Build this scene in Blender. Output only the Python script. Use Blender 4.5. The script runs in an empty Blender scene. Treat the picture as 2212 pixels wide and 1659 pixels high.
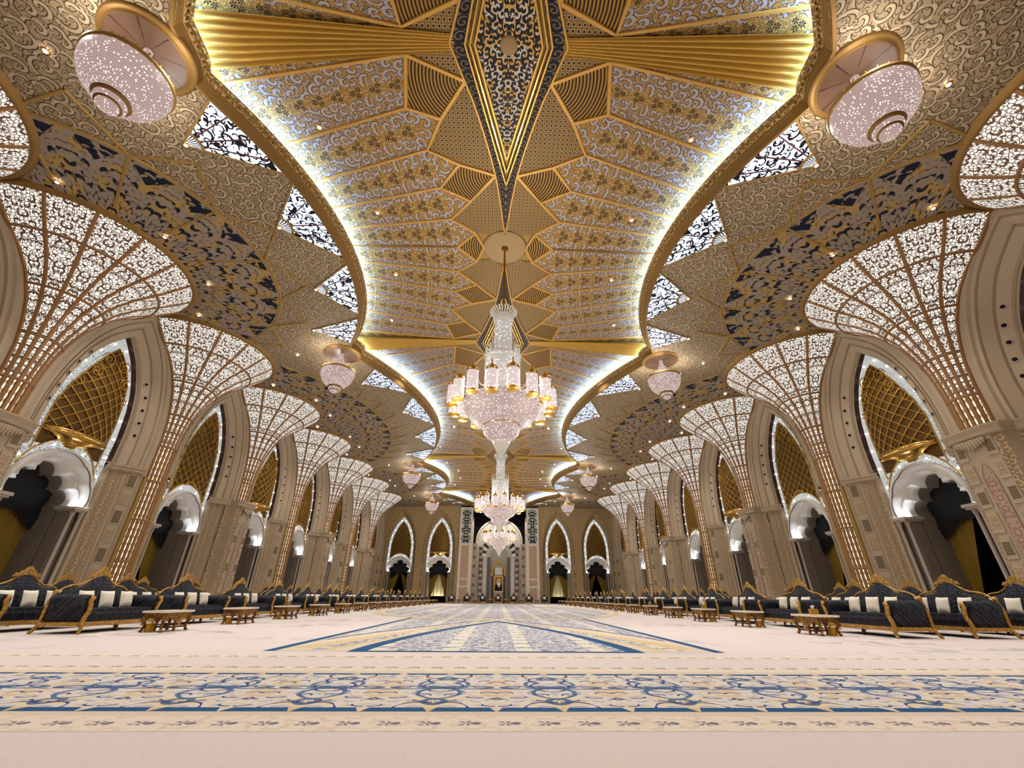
import bpy, math, random
from mathutils import Vector, Matrix
PI=math.pi; sin=math.sin; cos=math.cos
rnd=random.Random(7)
SC=bpy.context.scene; COL=SC.collection

# ---------------------------------------------------------------- camera
CAM_H=0.80; F_PX=900.0; WPX,HPX=2212.0,1659.0
def make_camera():
    vp=(1076.0,1290.0); roll=math.radians(0.43)
    y=Vector((vp[0]-WPX/2,vp[1]-HPX/2,F_PX)).normalized()
    h=Vector((cos(roll),sin(roll),0))
    u=y.cross(h).normalized()
    if u.y>0: u=-u
    x=y.cross(u).normalized()
    # rows of world->cam ; cam axes are right, down, forward
    R=Matrix((x,y,u)).transposed()
    right=Vector(R[0]); down=Vector(R[1]); fwd=Vector(R[2])
    m=Matrix((right,-down,-fwd)).transposed().to_4x4()
    m.translation=Vector((0,0,CAM_H))
    cd=bpy.data.cameras.new('camera'); cd.sensor_fit='HORIZONTAL'; cd.sensor_width=36
    cd.lens=F_PX/WPX*36; cd.clip_start=.05; cd.clip_end=400
    o=bpy.data.objects.new('camera',cd); o.matrix_world=m; COL.objects.link(o); SC.camera=o
make_camera()
# ---------------------------------------------------------------- world, exposure
w=bpy.data.worlds.new('world'); SC.world=w; w.use_nodes=True
w.node_tree.nodes['Background'].inputs[0].default_value=(.9,.8,.7,1)
w.node_tree.nodes['Background'].inputs[1].default_value=0.0
SC.view_settings.view_transform='Standard'; SC.view_settings.look='None'
SC.view_settings.exposure=0.0; SC.view_settings.gamma=1.0; SC.view_settings.use_curve_mapping=False
cy=SC.cycles
cy.max_bounces=6; cy.diffuse_bounces=3; cy.glossy_bounces=2; cy.transmission_bounces=2; cy.transparent_max_bounces=4
cy.use_adaptive_sampling=True; cy.adaptive_threshold=.025; cy.caustics_reflective=False; cy.caustics_refractive=False; cy.sample_clamp_indirect=4; cy.blur_glossy=1.0
# light levels (all are real lamps of the hall)
L_SPOT=930.0      # ceiling downlights, W
L_CHAND=1800.0    # each chandelier
L_PEND=200.0
L_COVE=105.0       # cove strip radiance
L_UP=110.0
L_FAN=1.25
# ---------------------------------------------------------------- layout
P=7.75
def Y(i): return 6.14+P*i
Y0=Y(-1); Y1=Y(8)      # near and far wall
XW=17.6                # side wall plane
XA=17.85               # axis of the fan columns

# ---------------------------------------------------------------- node helpers
class G:
    def __init__(s,name):
        s.m=bpy.data.materials.new(name); s.m.use_nodes=True; s.t=s.m.node_tree; s.n=s.t.nodes
        s.n.clear(); s.out=s.n.new('ShaderNodeOutputMaterial')
    def link(s,a,b): s.t.links.new(a,b)
    def put(s,inp,v):
        if isinstance(v,bpy.types.NodeSocket): s.link(v,inp)
        elif v is not None:
            if hasattr(inp,'default_value') and not isinstance(v,(int,float)) and len(v)==3 and inp.type=='RGBA': v=(*v,1)
            inp.default_value=v
    def m2(s,op,a,b=None,c=None,clamp=False):
        n=s.n.new('ShaderNodeMath'); n.operation=op; n.use_clamp=clamp
        s.put(n.inputs[0],a)
        if b is not None: s.put(n.inputs[1],b)
        if c is not None: s.put(n.inputs[2],c)
        return n.outputs[0]
    def add(s,a,b): return s.m2('ADD',a,b)
    def sub(s,a,b): return s.m2('SUBTRACT',a,b)
    def mul(s,a,b): return s.m2('MULTIPLY',a,b)
    def div(s,a,b): return s.m2('DIVIDE',a,b)
    def mx(s,a,b): return s.m2('MAXIMUM',a,b)
    def mn(s,a,b): return s.m2('MINIMUM',a,b)
    def ab(s,a): return s.m2('ABSOLUTE',a)
    def fr(s,a): return s.m2('FRACT',a)
    def lt(s,a,b): return s.m2('LESS_THAN',a,b)
    def gt(s,a,b): return s.m2('GREATER_THAN',a,b)
    def pp(s,a,b): return s.m2('PINGPONG',a,b)
    def ss(s,a,lo,hi):   # smooth 0..1 between lo and hi
        n=s.n.new('ShaderNodeMapRange'); n.clamp=True
        s.put(n.inputs[0],a); n.inputs[1].default_value=lo; n.inputs[2].default_value=hi
        return n.outputs[0]
    def vec(s,x,y,z=0.0):
        n=s.n.new('ShaderNodeCombineXYZ'); s.put(n.inputs[0],x); s.put(n.inputs[1],y); s.put(n.inputs[2],z); return n.outputs[0]
    def sep(s,v):
        n=s.n.new('ShaderNodeSeparateXYZ'); s.put(n.inputs[0],v); return n.outputs
    def uv(s):
        n=s.n.new('ShaderNodeUVMap'); o=s.sep(n.outputs[0]); return o[0],o[1]
    def obj(s):
        n=s.n.new('ShaderNodeTexCoord'); return n.outputs['Object']
    def noise(s,v,scale,detail=2.0,dist=0.0,col=False,rough=.5):
        n=s.n.new('ShaderNodeTexNoise'); s.put(n.inputs['Vector'],v); n.inputs['Scale'].default_value=scale
        n.inputs['Detail'].default_value=detail; n.inputs['Distortion'].default_value=dist; n.inputs['Roughness'].default_value=rough
        return n.outputs['Color'] if col else n.outputs['Fac']
    def vor(s,v,scale,feature='F1',rand=1.0,dim='2D'):
        n=s.n.new('ShaderNodeTexVoronoi'); n.voronoi_dimensions=dim; n.feature=feature
        s.put(n.inputs['Vector'],v); n.inputs['Scale'].default_value=scale; n.inputs['Randomness'].default_value=rand
        return n
    def mix(s,f,a,b):
        n=s.n.new('ShaderNodeMix'); n.data_type='RGBA'; s.put(n.inputs[0],f)
        s.put(n.inputs[6],a); s.put(n.inputs[7],b); return n.outputs[2]
    def spiral(s,x,y,scale,k=1.1,arms=1,rand=.75):
        """curling scrolls: returns a 0..1 sawtooth that winds round each cell's centre, and cell radius"""
        sx=s.mul(x,scale); sy=s.mul(y,scale); v=s.vec(sx,sy)
        n=s.vor(v,1.0,'F1',rand); c=s.sep(n.outputs['Position'])
        dx=s.sub(sx,c[0]); dy=s.sub(sy,c[1])
        a=s.m2('ARCTAN2',dy,dx); r=n.outputs['Distance']
        # every other cell winds the other way
        par=s.sub(s.mul(s.gt(s.fr(s.mul(s.add(c[0],s.mul(c[1],1.7)),.613)),.5),2.0),1.0)
        val=s.fr(s.add(s.mul(s.mul(a,par),arms/(2*PI)),s.mul(r,k)))
        return val,r
    def ribbon(s,val,w=.28):    # 1 on the ribbon; triangle distance from .5
        return s.ab(s.sub(val,.5))
    def bump(s,h,strength=.4,dist=.02):
        n=s.n.new('ShaderNodeBump'); n.inputs['Strength'].default_value=strength; n.inputs['Distance'].default_value=dist
        s.put(n.inputs['Height'],h); return n.outputs[0]
    def bsdf(s,col,rough=.6,metal=0.0,emit=None,es=0.0,normal=None,spec=.2,sheen=None):
        n=s.n.new('ShaderNodeBsdfPrincipled')
        s.put(n.inputs['Base Color'],col); s.put(n.inputs['Roughness'],rough); s.put(n.inputs['Metallic'],metal)
        n.inputs['Specular IOR Level'].default_value=spec
        if emit is not None: s.put(n.inputs['Emission Color'],emit); s.put(n.inputs['Emission Strength'],es)
        if normal is not None: s.link(normal,n.inputs['Normal'])
        s.link(n.outputs[0],s.out.inputs[0]); return s.m
MATS={}
def mat(f):
    MATS[f.__name__]=f(G(f.__name__)); return f
def c3(r,g,b):   # sRGB 0-255 -> linear
    f=lambda v:((v/255)/12.92 if v/255<=.04045 else ((v/255+.055)/1.055)**2.4)
    return (f(r),f(g),f(b))

GOLD=c3(200,156,72); GOLDL=c3(206,160,88); TAUPE=c3(164,141,108); NAVY=c3(12,22,40)
@mat
def gold(g): 
    o=g.obj(); return g.bsdf(GOLD,.38,.75,normal=g.bump(g.noise(o,14,2),.25,.01))
@mat
def gold_polished(g): return g.bsdf(c3(226,180,96),.18,1.0)
@mat
def gold_rib(g): return g.bsdf(c3(202,156,80),.42,.4)
@mat
def gold_trim(g): return g.bsdf(c3(166,132,70),.5,.35)
@mat
def gold_brown(g): return g.bsdf(c3(140,106,56),.5,.35)
@mat
def gold_carved(g):
    x,y=g.uv(); v,r=g.spiral(x,y,5,1.0)
    k=g.ss(g.ribbon(v),.12,.28)
    return g.bsdf(g.mix(k,c3(216,188,138),c3(126,96,58)),.45,.2,normal=g.bump(k,.8,.03))
@mat
def rib_bronze(g): return g.bsdf(c3(152,112,72),.5,.35)
@mat
def rod_gold(g): return g.bsdf(c3(160,118,40),.35,.8)
@mat
def fan_lattice(g):
    u,v=g.uv()     # u = metres from the panel's middle, v = metres up the shell
    x=g.ab(u); s_,r=g.spiral(x,v,3.9,.9,1,.85)
    a=g.ss(g.ribbon(s_),.11,.16)          # ribbon gaps
    n2=g.vor(g.vec(x,v),8.5,'DISTANCE_TO_EDGE',.9)
    b=g.ss(n2.outputs['Distance'],.07,.12)
    m=g.mul(g.mx(a,0.0),b)
    em=g.mix(m,(0,0,0),c3(255,250,240))
    return g.bsdf(g.mix(m,c3(120,92,74),c3(150,146,140)),.55,0,em,L_FAN*.72)
@mat
def shaft_strip(g):
    u,v=g.uv()     # u in panels, v in metres
    x=g.sub(g.fr(u),.5)
    ch=g.ab(x)
    t=g.fr(g.mul(v,3.1)); ty=g.sub(t,.5)
    d1=g.m2('SQRT',g.add(g.mul(g.mul(x,x),7.0),g.mul(ty,ty)))
    blob=g.lt(d1,.38); hole=g.gt(d1,.12)
    t2=g.sub(g.fr(g.add(g.mul(v,3.1),.5)),.5)
    d2=g.m2('SQRT',g.add(g.mul(g.mul(x,x),12.0),g.mul(g.mul(t2,t2),9.0)))
    m=g.mul(g.mx(blob,g.lt(d2,.20)),hole); m=g.mul(m,g.lt(ch,.2))
    em=g.mix(m,(0,0,0),c3(255,246,214))
    return g.bsdf(g.mix(m,c3(176,138,80),c3(180,172,150)),.45,g.mul(g.sub(1,m),.3),em,L_FAN*1.1)
@mat
def glow_lace(g):
    u,v=g.uv()
    n=g.vor(g.vec(u,v),7.5,'F1',.8); d=n.outputs['Distance']
    rg=g.fr(g.mul(d,3.1)); m=g.gt(rg,.56)
    edge=g.ss(g.noise(g.vec(u,v),5,1),.38,.5)
    em=g.mix(m,(0,0,0),c3(244,248,248))
    return g.bsdf(g.mix(m,c3(60,46,28),c3(160,160,155)),.6,0,em,1.15)
@mat
def bulb(g): return g.bsdf((1,1,1),.4,0,c3(255,248,235),5.0)
@mat
def downlight(g): return g.bsdf((1,1,1),.4,0,c3(255,236,226),25.0)
@mat
def cove_led(g): return g.bsdf((1,1,1),.4,0,c3(152,198,255),L_COVE)
@mat
def uplight_led(g): return g.bsdf((1,1,1),.4,0,c3(225,238,255),L_UP)
@mat
def uplight_warm(g): return g.bsdf((1,1,1),.4,0,c3(255,238,205),L_UP*.6)
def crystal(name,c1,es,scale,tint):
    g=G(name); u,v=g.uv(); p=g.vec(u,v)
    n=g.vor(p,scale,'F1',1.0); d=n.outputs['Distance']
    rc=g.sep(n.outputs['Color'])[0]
    sp=g.mul(g.ss(d,.34,.10),g.gt(rc,.6))  # sparkle glints painted into the emission of random cells
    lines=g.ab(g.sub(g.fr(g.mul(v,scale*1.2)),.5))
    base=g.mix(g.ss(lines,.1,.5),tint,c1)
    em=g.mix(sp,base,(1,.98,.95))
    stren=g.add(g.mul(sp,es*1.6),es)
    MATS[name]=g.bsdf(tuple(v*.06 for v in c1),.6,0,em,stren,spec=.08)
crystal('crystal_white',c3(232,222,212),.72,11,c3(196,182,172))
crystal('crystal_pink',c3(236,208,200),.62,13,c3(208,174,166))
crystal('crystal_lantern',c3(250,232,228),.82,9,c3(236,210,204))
@mat
def crystal_clear(g): return g.bsdf(c3(110,102,90),.3,0,c3(240,230,215),.38,spec=.2)
@mat
def pendant_plate(g):
    u,v=g.uv(); a=g.ab(g.sub(g.fr(g.mul(u,8)),.5)); return g.bsdf(g.mix(g.lt(a,.035),c3(100,76,60),c3(64,44,32)),.35)
# ---- ceiling surfaces (object coordinates are metres in the hall)
@mat
def vault_petal(g):
    u,v=g.uv()     # u metres along, v metres across from the middle
    av=g.ab(v)
    s_,r=g.spiral(u,av,2.9,1.15,1,.85); rb=g.ribbon(s_)
    sil=g.ss(rb,.185,.15); out=g.mul(g.ss(rb,.27,.235),g.sub(1,sil))
    s5,r5=g.spiral(g.add(u,3.3),av,4.6,1.1,1,.9); q5=g.ribbon(s5); bg=g.sub(1,g.mx(sil,out))
    out=g.mx(out,g.mul(g.mul(g.lt(q5,.19),g.gt(q5,.11)),bg)); sil=g.mx(sil,g.mul(g.lt(q5,.11),bg))
    base=g.mix(out,c3(166,126,62),c3(58,44,30)); base=g.mix(sil,base,c3(172,164,164))
    # centre strip with dark blossoms
    hw=g.add(.22,g.mul(g.m2('SINE',g.mul(u,7)),.045)); mid=g.lt(av,hw)
    cu=g.sub(g.fr(g.mul(u,1.55)),.5); cu=g.div(cu,1.55)
    def blossom(ox,oy,R):
        dx=g.sub(cu,ox); dy=g.sub(v,oy) ; rr=g.m2('SQRT',g.add(g.mul(dx,dx),g.mul(dy,dy)))
        an=g.m2('SINE',g.mul(g.m2('ARCTAN2',dy,dx),6.0)); return g.mul(g.lt(rr,R),g.gt(an,-.2))
    bl=g.mx(g.mx(blossom(.13,0.,.10),blossom(-.05,.105,.09)),blossom(-.05,-.105,.09))
    s2,r2=g.spiral(u,v,6.5,.9); cr=g.lt(g.ribbon(s2),.12)
    mc=g.mix(cr,c3(150,116,60),c3(186,158,104)); mc=g.mix(bl,mc,c3(26,18,16))
    return g.bsdf(g.mix(mid,base,mc),.5,.15,normal=g.bump(g.add(sil,bl),.3,.03))
@mat
def vault_scroll(g):
    o=g.sep(g.obj()); s_,r=g.spiral(o[0],o[1],2.9,1.25,1,.85); rb=g.ribbon(s_)
    sil=g.ss(rb,.185,.15); out=g.mul(g.ss(rb,.27,.235),g.sub(1,sil))
    c=g.mix(out,c3(166,126,62),c3(58,44,30)); return g.bsdf(g.mix(sil,c,c3(172,164,164)),.5,.15)
@mat
def vault_dotted(g):
    o=g.sep(g.obj()); x=g.sub(g.fr(g.mul(o[0],6.5)),.5); y=g.sub(g.fr(g.mul(o[1],6.5)),.5)
    m=g.mx(g.ab(x),g.ab(y)); hole=g.lt(m,.2); ring=g.mul(g.lt(m,.36),g.sub(1,hole))
    c=g.mix(ring,c3(130,98,52),c3(178,150,98)); c=g.mix(hole,c,c3(34,24,12))
    return g.bsdf(c,.5,.1,normal=g.bump(hole,.3,.02))
@mat
def vault_striped(g):
    u,v=g.uv(); r=g.m2('SQRT',g.add(g.mul(u,u),g.mul(v,v)))
    a=g.fr(g.mul(r,9.5)); m=g.lt(a,.5)
    return g.bsdf(g.mix(m,c3(172,130,58),c3(50,34,12)),.5,.15,normal=g.bump(m,.3,.02))
@mat
def vault_navy_border(g):
    u,v=g.uv()     # u metres along, v -1..1 across
    t=g.sub(g.fr(g.mul(u,3.0)),.5); r=g.m2('SQRT',g.add(g.mul(g.mul(t,t),4.0),g.mul(v,v)))
    a=g.m2('ARCTAN2',v,g.mul(t,2.0)); sp=g.fr(g.add(g.div(a,2*PI),g.mul(r,1.6)))
    m=g.mul(g.lt(r,.82),g.lt(sp,.32)); ed=g.gt(r,1.02)
    return g.bsdf(g.mix(g.mx(m,ed),NAVY,c3(128,104,70)),.5)
@mat
def vault_blackwhite(g):
    u,v=g.uv(); s_,r=g.spiral(g.ab(u),v,5.6,1.1,1,.8); rb=g.ribbon(s_); m=g.lt(rb,.2)
    cc=g.mix(g.gt(g.noise(g.vec(g.ab(u),v),2.2,1),.5),c3(214,200,178),c3(206,162,84))
    return g.bsdf(g.mix(m,c3(20,20,26),cc),.45)
@mat
def side_scroll(g):
    o=g.sep(g.obj()); s_,r=g.spiral(o[0],o[1],2.4,1.3,1,.9); rb=g.ribbon(s_)
    s5,r5=g.spiral(g.add(o[0],5.5),o[1],3.9,1.1,1,.95)
    q1=g.ab(g.sub(rb,.17)); q2=g.ab(g.sub(g.ribbon(s5),.16)); inner=g.lt(rb,.17)
    line=g.mx(g.ss(q1,.06,.03),g.mul(g.ss(q2,.065,.035),g.gt(rb,.21)))
    hi=g.ss(rb,.42,.48)
    c=g.mix(inner,c3(160,140,108),c3(184,166,134)); c=g.mix(line,c,c3(76,60,48))
    return g.bsdf(c,.6,0,normal=g.bump(line,.4,.02))
@mat
def side_blue(g):
    u,v=g.uv()     # u angle-metres, v metres out from the column
    x=g.pp(u,.62); s_,r=g.spiral(x,v,2.6,1.0,1,.85); rb=g.ribbon(s_)
    s2,r2=g.spiral(x,g.mul(v,.7),2.5,.8,1,.8); blue=g.mul(g.lt(g.ribbon(s2),.135),g.gt(r2,.12))
    line=g.ss(rb,.09,.05)
    tone=g.gt(g.noise(g.vec(u,v),1.3,1),.54)
    c=g.mix(tone,c3(152,136,120),c3(170,140,84)); c=g.mix(line,c,c3(104,86,66))
    wb=g.noise(g.vec(u,v),4.0,1.5); t_=g.sub(0,v)
    row=g.mul(g.lt(x,g.mul(g.sub(.95,t_),.62)),g.mul(g.gt(wb,.44),g.mul(g.gt(t_,.12),g.lt(t_,.9))))
    blue=g.mul(blue,g.gt(t_,.95)); blue=g.mul(blue,g.gt(wb,.36)); c=g.mix(g.mx(blue,row),c,NAVY)
    return g.bsdf(c,.55,0)
@mat
def star_glass(g):
    o=g.sep(g.obj()); s_,r=g.spiral(o[0],o[1],2.2,1.1,1,.8); rb=g.ribbon(s_)
    s2,r2=g.spiral(o[0],o[1],4.1,1.0,1,.9)
    d=g.mx(g.lt(rb,.085),g.mul(g.lt(g.ribbon(s2),.10),g.gt(r2,.12)))
    d=g.mx(d,g.mul(g.lt(r,.16),g.lt(rb,.3)))
    d=g.mx(d,g.lt(g.noise(g.vec(o[0],o[1]),2.6,1),.36))
    em=g.mix(d,c3(216,232,255),(0,0,0))
    return g.bsdf(g.mix(d,c3(180,185,195),c3(30,26,30)),.4,0,em,1.15)
@mat
def medallion(g): return g.bsdf(c3(160,132,90),.5)
# ---- stone
@mat
def stone(g):
    o=g.obj(); return g.bsdf(g.mix(g.noise(o,1.2,3),c3(170,150,124),c3(183,165,139)),.6,normal=g.bump(g.noise(o,30,2),.1,.01))
@mat
def stone_carved(g):
    u,v=g.uv(); s_,r=g.spiral(u,v,6.5,1.0); k=g.ss(g.ribbon(s_),.15,.3)
    n=g.ab(g.sub(g.fr(g.mul(u,2.2)),.5)); k=g.mx(k,g.gt(n,.46))
    return g.bsdf(g.mix(k,c3(192,168,134),c3(146,120,88)),.6,normal=g.bump(k,.6,.02))
@mat
def stone_gold_carved(g):
    o=g.sep(g.obj()); s_,r=g.spiral(o[0],o[2],3.6,1.0,1,.9); up=g.gt(o[2],9.0); k=g.mul(g.lt(g.ribbon(s_),.12),g.mx(up,.35))
    n=g.ab(g.sub(g.fr(g.mul(o[0],3.4)),.5)); k=g.mx(k,g.mul(g.gt(n,.38),g.sub(1,up)))
    return g.bsdf(g.mix(k,c3(182,156,112),c3(120,92,54)),.6,normal=g.bump(k,.4,.02))
@mat
def tile_light(g):
    u,v=g.uv(); s_,r=g.spiral(g.ab(u),g.ab(v),8,1.0); return g.bsdf(g.mix(g.lt(g.ribbon(s_),.2),c3(182,158,126),c3(140,116,88)),.6)
@mat
def tile_dark(g):
    u,v=g.uv(); r=g.m2('SQRT',g.add(g.mul(u,u),g.mul(v,v))); k=g.gt(g.fr(g.mul(r,9)),.5)
    return g.bsdf(g.mix(k,c3(88,76,58),c3(136,118,90)),.5)
@mat
def tile_rose(g):
    u,v=g.uv(); s_,r=g.spiral(g.ab(u),v,6,1.0); return g.bsdf(g.mix(g.lt(g.ribbon(s_),.2),c3(176,150,130),c3(150,116,104)),.6)
@mat
def white_plaster(g): return g.bsdf(c3(228,222,212),.25)
@mat
def grey_stone(g):
    return g.bsdf(g.mix(g.noise(g.obj(),40,2),c3(120,108,96),c3(136,124,110)),.7)
@mat
def column_stone(g): return g.bsdf(c3(176,162,146),.4)
@mat
def dark_void(g): return g.bsdf(c3(10,10,12),.9)  # near-black colour stands in for unlit depth behind the openings
@mat
def hole(g): return g.bsdf(c3(26,18,14),.8)
@mat
def dark_bronze(g): return g.bsdf(c3(58,34,22),.45,.3)
@mat
def screen_back(g):
    u,v=g.uv(); a=g.fr(g.mul(g.add(u,v),2.72)); b=g.fr(g.mul(g.sub(u,v),2.72))
    r=g.m2('SQRT',g.add(g.m2('POWER',g.sub(a,.5),2.0),g.m2('POWER',g.sub(b,.5),2.0)))
    return g.bsdf(g.mix(g.gt(g.fr(g.mul(r,4.2)),.5),c3(70,46,18),c3(120,88,40)),.5,.3)
@mat
def screen_gold(g): return g.bsdf(c3(190,146,58),.35,.7)
@mat
def cloth_gold(g):
    return g.bsdf(g.mix(g.noise(g.obj(),60,2),c3(122,96,24),c3(144,114,34)),.6)
@mat
def cloth_dark(g): return g.bsdf(c3(27,27,27),.8)
@mat
def cloth_sheer(g): return g.bsdf(c3(214,206,160),.8)
@mat
def white_marble(g): return g.bsdf(g.mix(g.noise(g.obj(),2,4,2),c3(236,228,214),c3(222,212,196)),.35)
@mat
def pink_marble(g): return g.bsdf(g.mix(g.noise(g.obj(),3,4,2),c3(200,166,138),c3(184,148,122)),.4)
@mat
def black_marble(g): return g.bsdf(c3(34,30,36),.3)
@mat
def black_screen(g):
    u,v=g.uv(); s_,r=g.spiral(g.ab(u),v,2.0,1.0,1,.5); m=g.lt(g.ribbon(s_),.26)
    return g.bsdf(g.mix(m,c3(188,186,174),c3(30,30,32)),.5)
@mat
def diamond_col(g):
    u,v=g.uv(); t=g.ab(g.sub(g.fr(g.mul(v,1.2)),.5)); m=g.lt(g.add(g.mul(t,1.2),g.ab(u)),.42)
    return g.bsdf(g.mix(m,c3(104,84,86),c3(196,186,172)),.5)
@mat
def striped_col(g):
    u,v=g.uv(); return g.bsdf(g.mix(g.gt(g.fr(g.add(g.mul(v,4.5),u)),.5),c3(50,46,52),c3(160,148,138)),.4)
# ---- furniture
@mat
def damask(g):
    o=g.sep(g.obj()); x=g.pp(g.add(o[0],20.0),.14); y=g.add(o[2],o[1])
    s_,r=g.spiral(x,y,8,1.0); m=g.lt(g.ribbon(s_),.2)
    return g.bsdf(g.mix(m,c3(26,27,33),c3(52,55,66)),.6)
@mat
def cushion_cloth(g): return g.bsdf(c3(232,222,204),.8,normal=g.bump(g.noise(g.obj(),90,2),.2,.01))
@mat
def gilt_wood(g):
    o=g.obj(); n=g.vor(o,22,'F1',1,'3D'); return g.bsdf(g.mix(g.ss(n.outputs['Distance'],.2,.5),c3(214,174,96),c3(168,124,56)),.4,.4,normal=g.bump(n.outputs['Distance'],.5,.01))
@mat
def table_gilt(g):
    o=g.obj(); n=g.vor(o,26,'F1',1,'3D'); return g.bsdf(g.mix(g.ss(n.outputs['Distance'],.2,.5),c3(186,136,60),c3(104,66,26)),.4,.4,normal=g.bump(n.outputs['Distance'],.5,.01))
@mat
def dark_wood(g): return g.bsdf(c3(76,42,26),.4)
@mat
def table_marble(g): return g.bsdf(c3(228,216,196),.25)
@mat
def brass_plain(g): return g.bsdf(c3(176,134,44),.35,.6)
@mat
def tissue(g): return g.bsdf(c3(240,240,240),.8)
@mat
def skin(g): return g.bsdf(c3(150,108,84),.6)
@mat
def portrait_ground(g): 
    return g.bsdf(c3(150,112,34),.5)
@mat
def robe(g): return g.bsdf(c3(24,18,18),.6)
@mat
def headcloth(g): return g.bsdf(c3(226,224,214),.6)
# ---- carpet
FIELD=c3(220,207,200)
def carpet_noise(g,col,amp=.06):
    o=g.obj(); n=g.noise(o,60,2); c=g.mix(g.ss(n,.2,.8),col,tuple(v*(1-amp*2) for v in col)); return c,n
@mat
def carpet_field(g):
    c,n=carpet_noise(g,FIELD); o=g.sep(g.obj())
    big=g.noise(g.vec(g.mul(o[0],.5),o[1]),.55,3); s_,r=g.spiral(o[0],o[1],1.1,1.0)
    far=g.mul(g.ss(o[1],7.0,9.0),1.0)
    m=g.mul(g.mul(g.ss(big,.5,.62),g.lt(g.ribbon(s_),.2)),far)
    m=g.mul(m,g.add(.35,g.mul(g.ss(g.ab(o[0]),4.5,6.5),.4)))
    return g.bsdf(g.mix(m,c,c3(158,152,156)),.95,spec=.1,normal=g.bump(n,.15,.01))
@mat
def carpet_cream(g):
    c,n=carpet_noise(g,c3(216,200,180)); return g.bsdf(c,.95,spec=.1)
@mat
def carpet_gold(g):
    c,n=carpet_noise(g,c3(212,188,146)); return g.bsdf(c,.95,spec=.1)
@mat
def carpet_blue(g):
    c,n=carpet_noise(g,c3(44,86,128)); return g.bsdf(c,.95,spec=.1)
@mat
def carpet_grey(g):
    o=g.sep(g.obj()); x=g.pp(g.add(o[0],.6),1.2)
    s_,r=g.spiral(x,o[1],2.6,1.0); rb=g.ribbon(s_)
    s2,r2=g.spiral(x,o[1],5.5,1.0)
    c=g.mix(g.lt(rb,.2),c3(206,198,192),c3(146,148,162)); c=g.mix(g.mul(g.lt(g.ribbon(s2),.13),.8),c,c3(108,116,136))
    st=g.lt(g.ab(g.sub(g.pp(g.add(o[0],20),.62),.62)),.14); c=g.mix(g.mul(st,g.gt(g.fr(g.mul(o[1],1.4)),.3)),c,c3(214,206,186))
    return g.bsdf(c,.95,spec=.1)
PITCH=1.07
@mat
def carpet_band(g):
    o=g.sep(g.obj())     # repeats every PITCH with a mirror line
    x=g.pp(g.add(o[0],.53+PITCH*20),PITCH/2); y=g.sub(o[1],4.98)
    # big cartouche: pinched pointed oval outline centred on the mirror line
    def loop(cx,cy,a,b,wd,sh=0.0):
        dx=g.div(g.sub(x,cx),a); dy=g.div(g.sub(y,cy),b)
        r=g.m2('SQRT',g.add(g.mul(dx,dx),g.mul(dy,dy)))
        return g.lt(g.ab(g.sub(r,1.0)),wd)
    wob=g.noise(g.vec(x,y),2.6,1.0,col=True); w_=g.sep(wob)
    x=g.add(x,g.mul(g.sub(w_[0],.5),.10)); y=g.add(y,g.mul(g.sub(w_[1],.5),.16))
    b=g.mx(loop(0.,-.22,.20,.22,.10),loop(0.,-.56,.08,.10,.38))
    b=g.mx(b,g.mx(loop(.0,.54,.09,.08,.36),loop(.27,.04,.20,.085,.24))); b=g.mx(b,loop(.10,.06,.10,.05,.5)); b=g.mx(b,g.mul(loop(0,.24,.24,.20,.09),g.gt(y,.16)))
    gf=g.mx(loop(.535,.0,.13,.34,.2),loop(.535,.0,.06,.16,.4))
    s_,r=g.spiral(x,y,4.4,1.0,1,.9); rb=g.ribbon(s_)
    s2,r2=g.spiral(g.add(x,3.3),y,3.2,.9,1,.9)
    c=c3(212,202,192)
    c=g.mix(g.ss(rb,.12,.08),c,c3(166,168,186))
    c=g.mix(g.ss(g.ribbon(s2),.08,.05),c,c3(208,188,152))
    c=g.mix(g.mul(gf,.8),c,c3(212,184,144))
    yel=g.mul(g.lt(g.m2('SQRT',g.add(g.mul(x,x),g.m2('POWER',g.add(y,.62),2.0))),.24),1.0)
    c=g.mix(g.mul(yel,g.mul(g.gt(rb,.2),.8)),c,c3(220,196,152))
    c=g.mix(g.mul(b,.9),c,c3(54,94,134))
    s3,r3=g.spiral(g.add(x,7.1),y,3.4,1.0,1,.9); c=g.mix(g.mul(g.lt(g.ribbon(s3),.05),g.gt(r3,.12)),c,c3(60,76,120))
    return g.bsdf(c,.95,spec=.1)
@mat
def carpet_guard(g):
    o=g.sep(g.obj()); x=g.sub(g.fr(g.div(g.add(o[0],.53+40),.283)),.5); x=g.mul(x,.283); y=g.sub(o[1],3.72)
    yy=g.mn(g.mn(g.ab(y),g.ab(g.sub(o[1],6.32))),g.ab(g.sub(o[1],7.36)))
    d=g.m2('SQRT',g.add(g.m2('POWER',g.mul(x,.55),2.0),g.mul(yy,yy)))
    an=g.m2('SINE',g.mul(g.m2('ARCTAN2',yy,x),6)); m=g.mul(g.lt(d,.055),g.gt(an,-.1))
    s_,r=g.spiral(o[0],o[1],5,1.0); c=g.mix(g.mul(g.lt(g.ribbon(s_),.12),.4),c3(222,206,190),c3(196,172,142))
    return g.bsdf(g.mix(g.mul(m,.85),c,c3(84,84,112)),.95,spec=.1)
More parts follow.
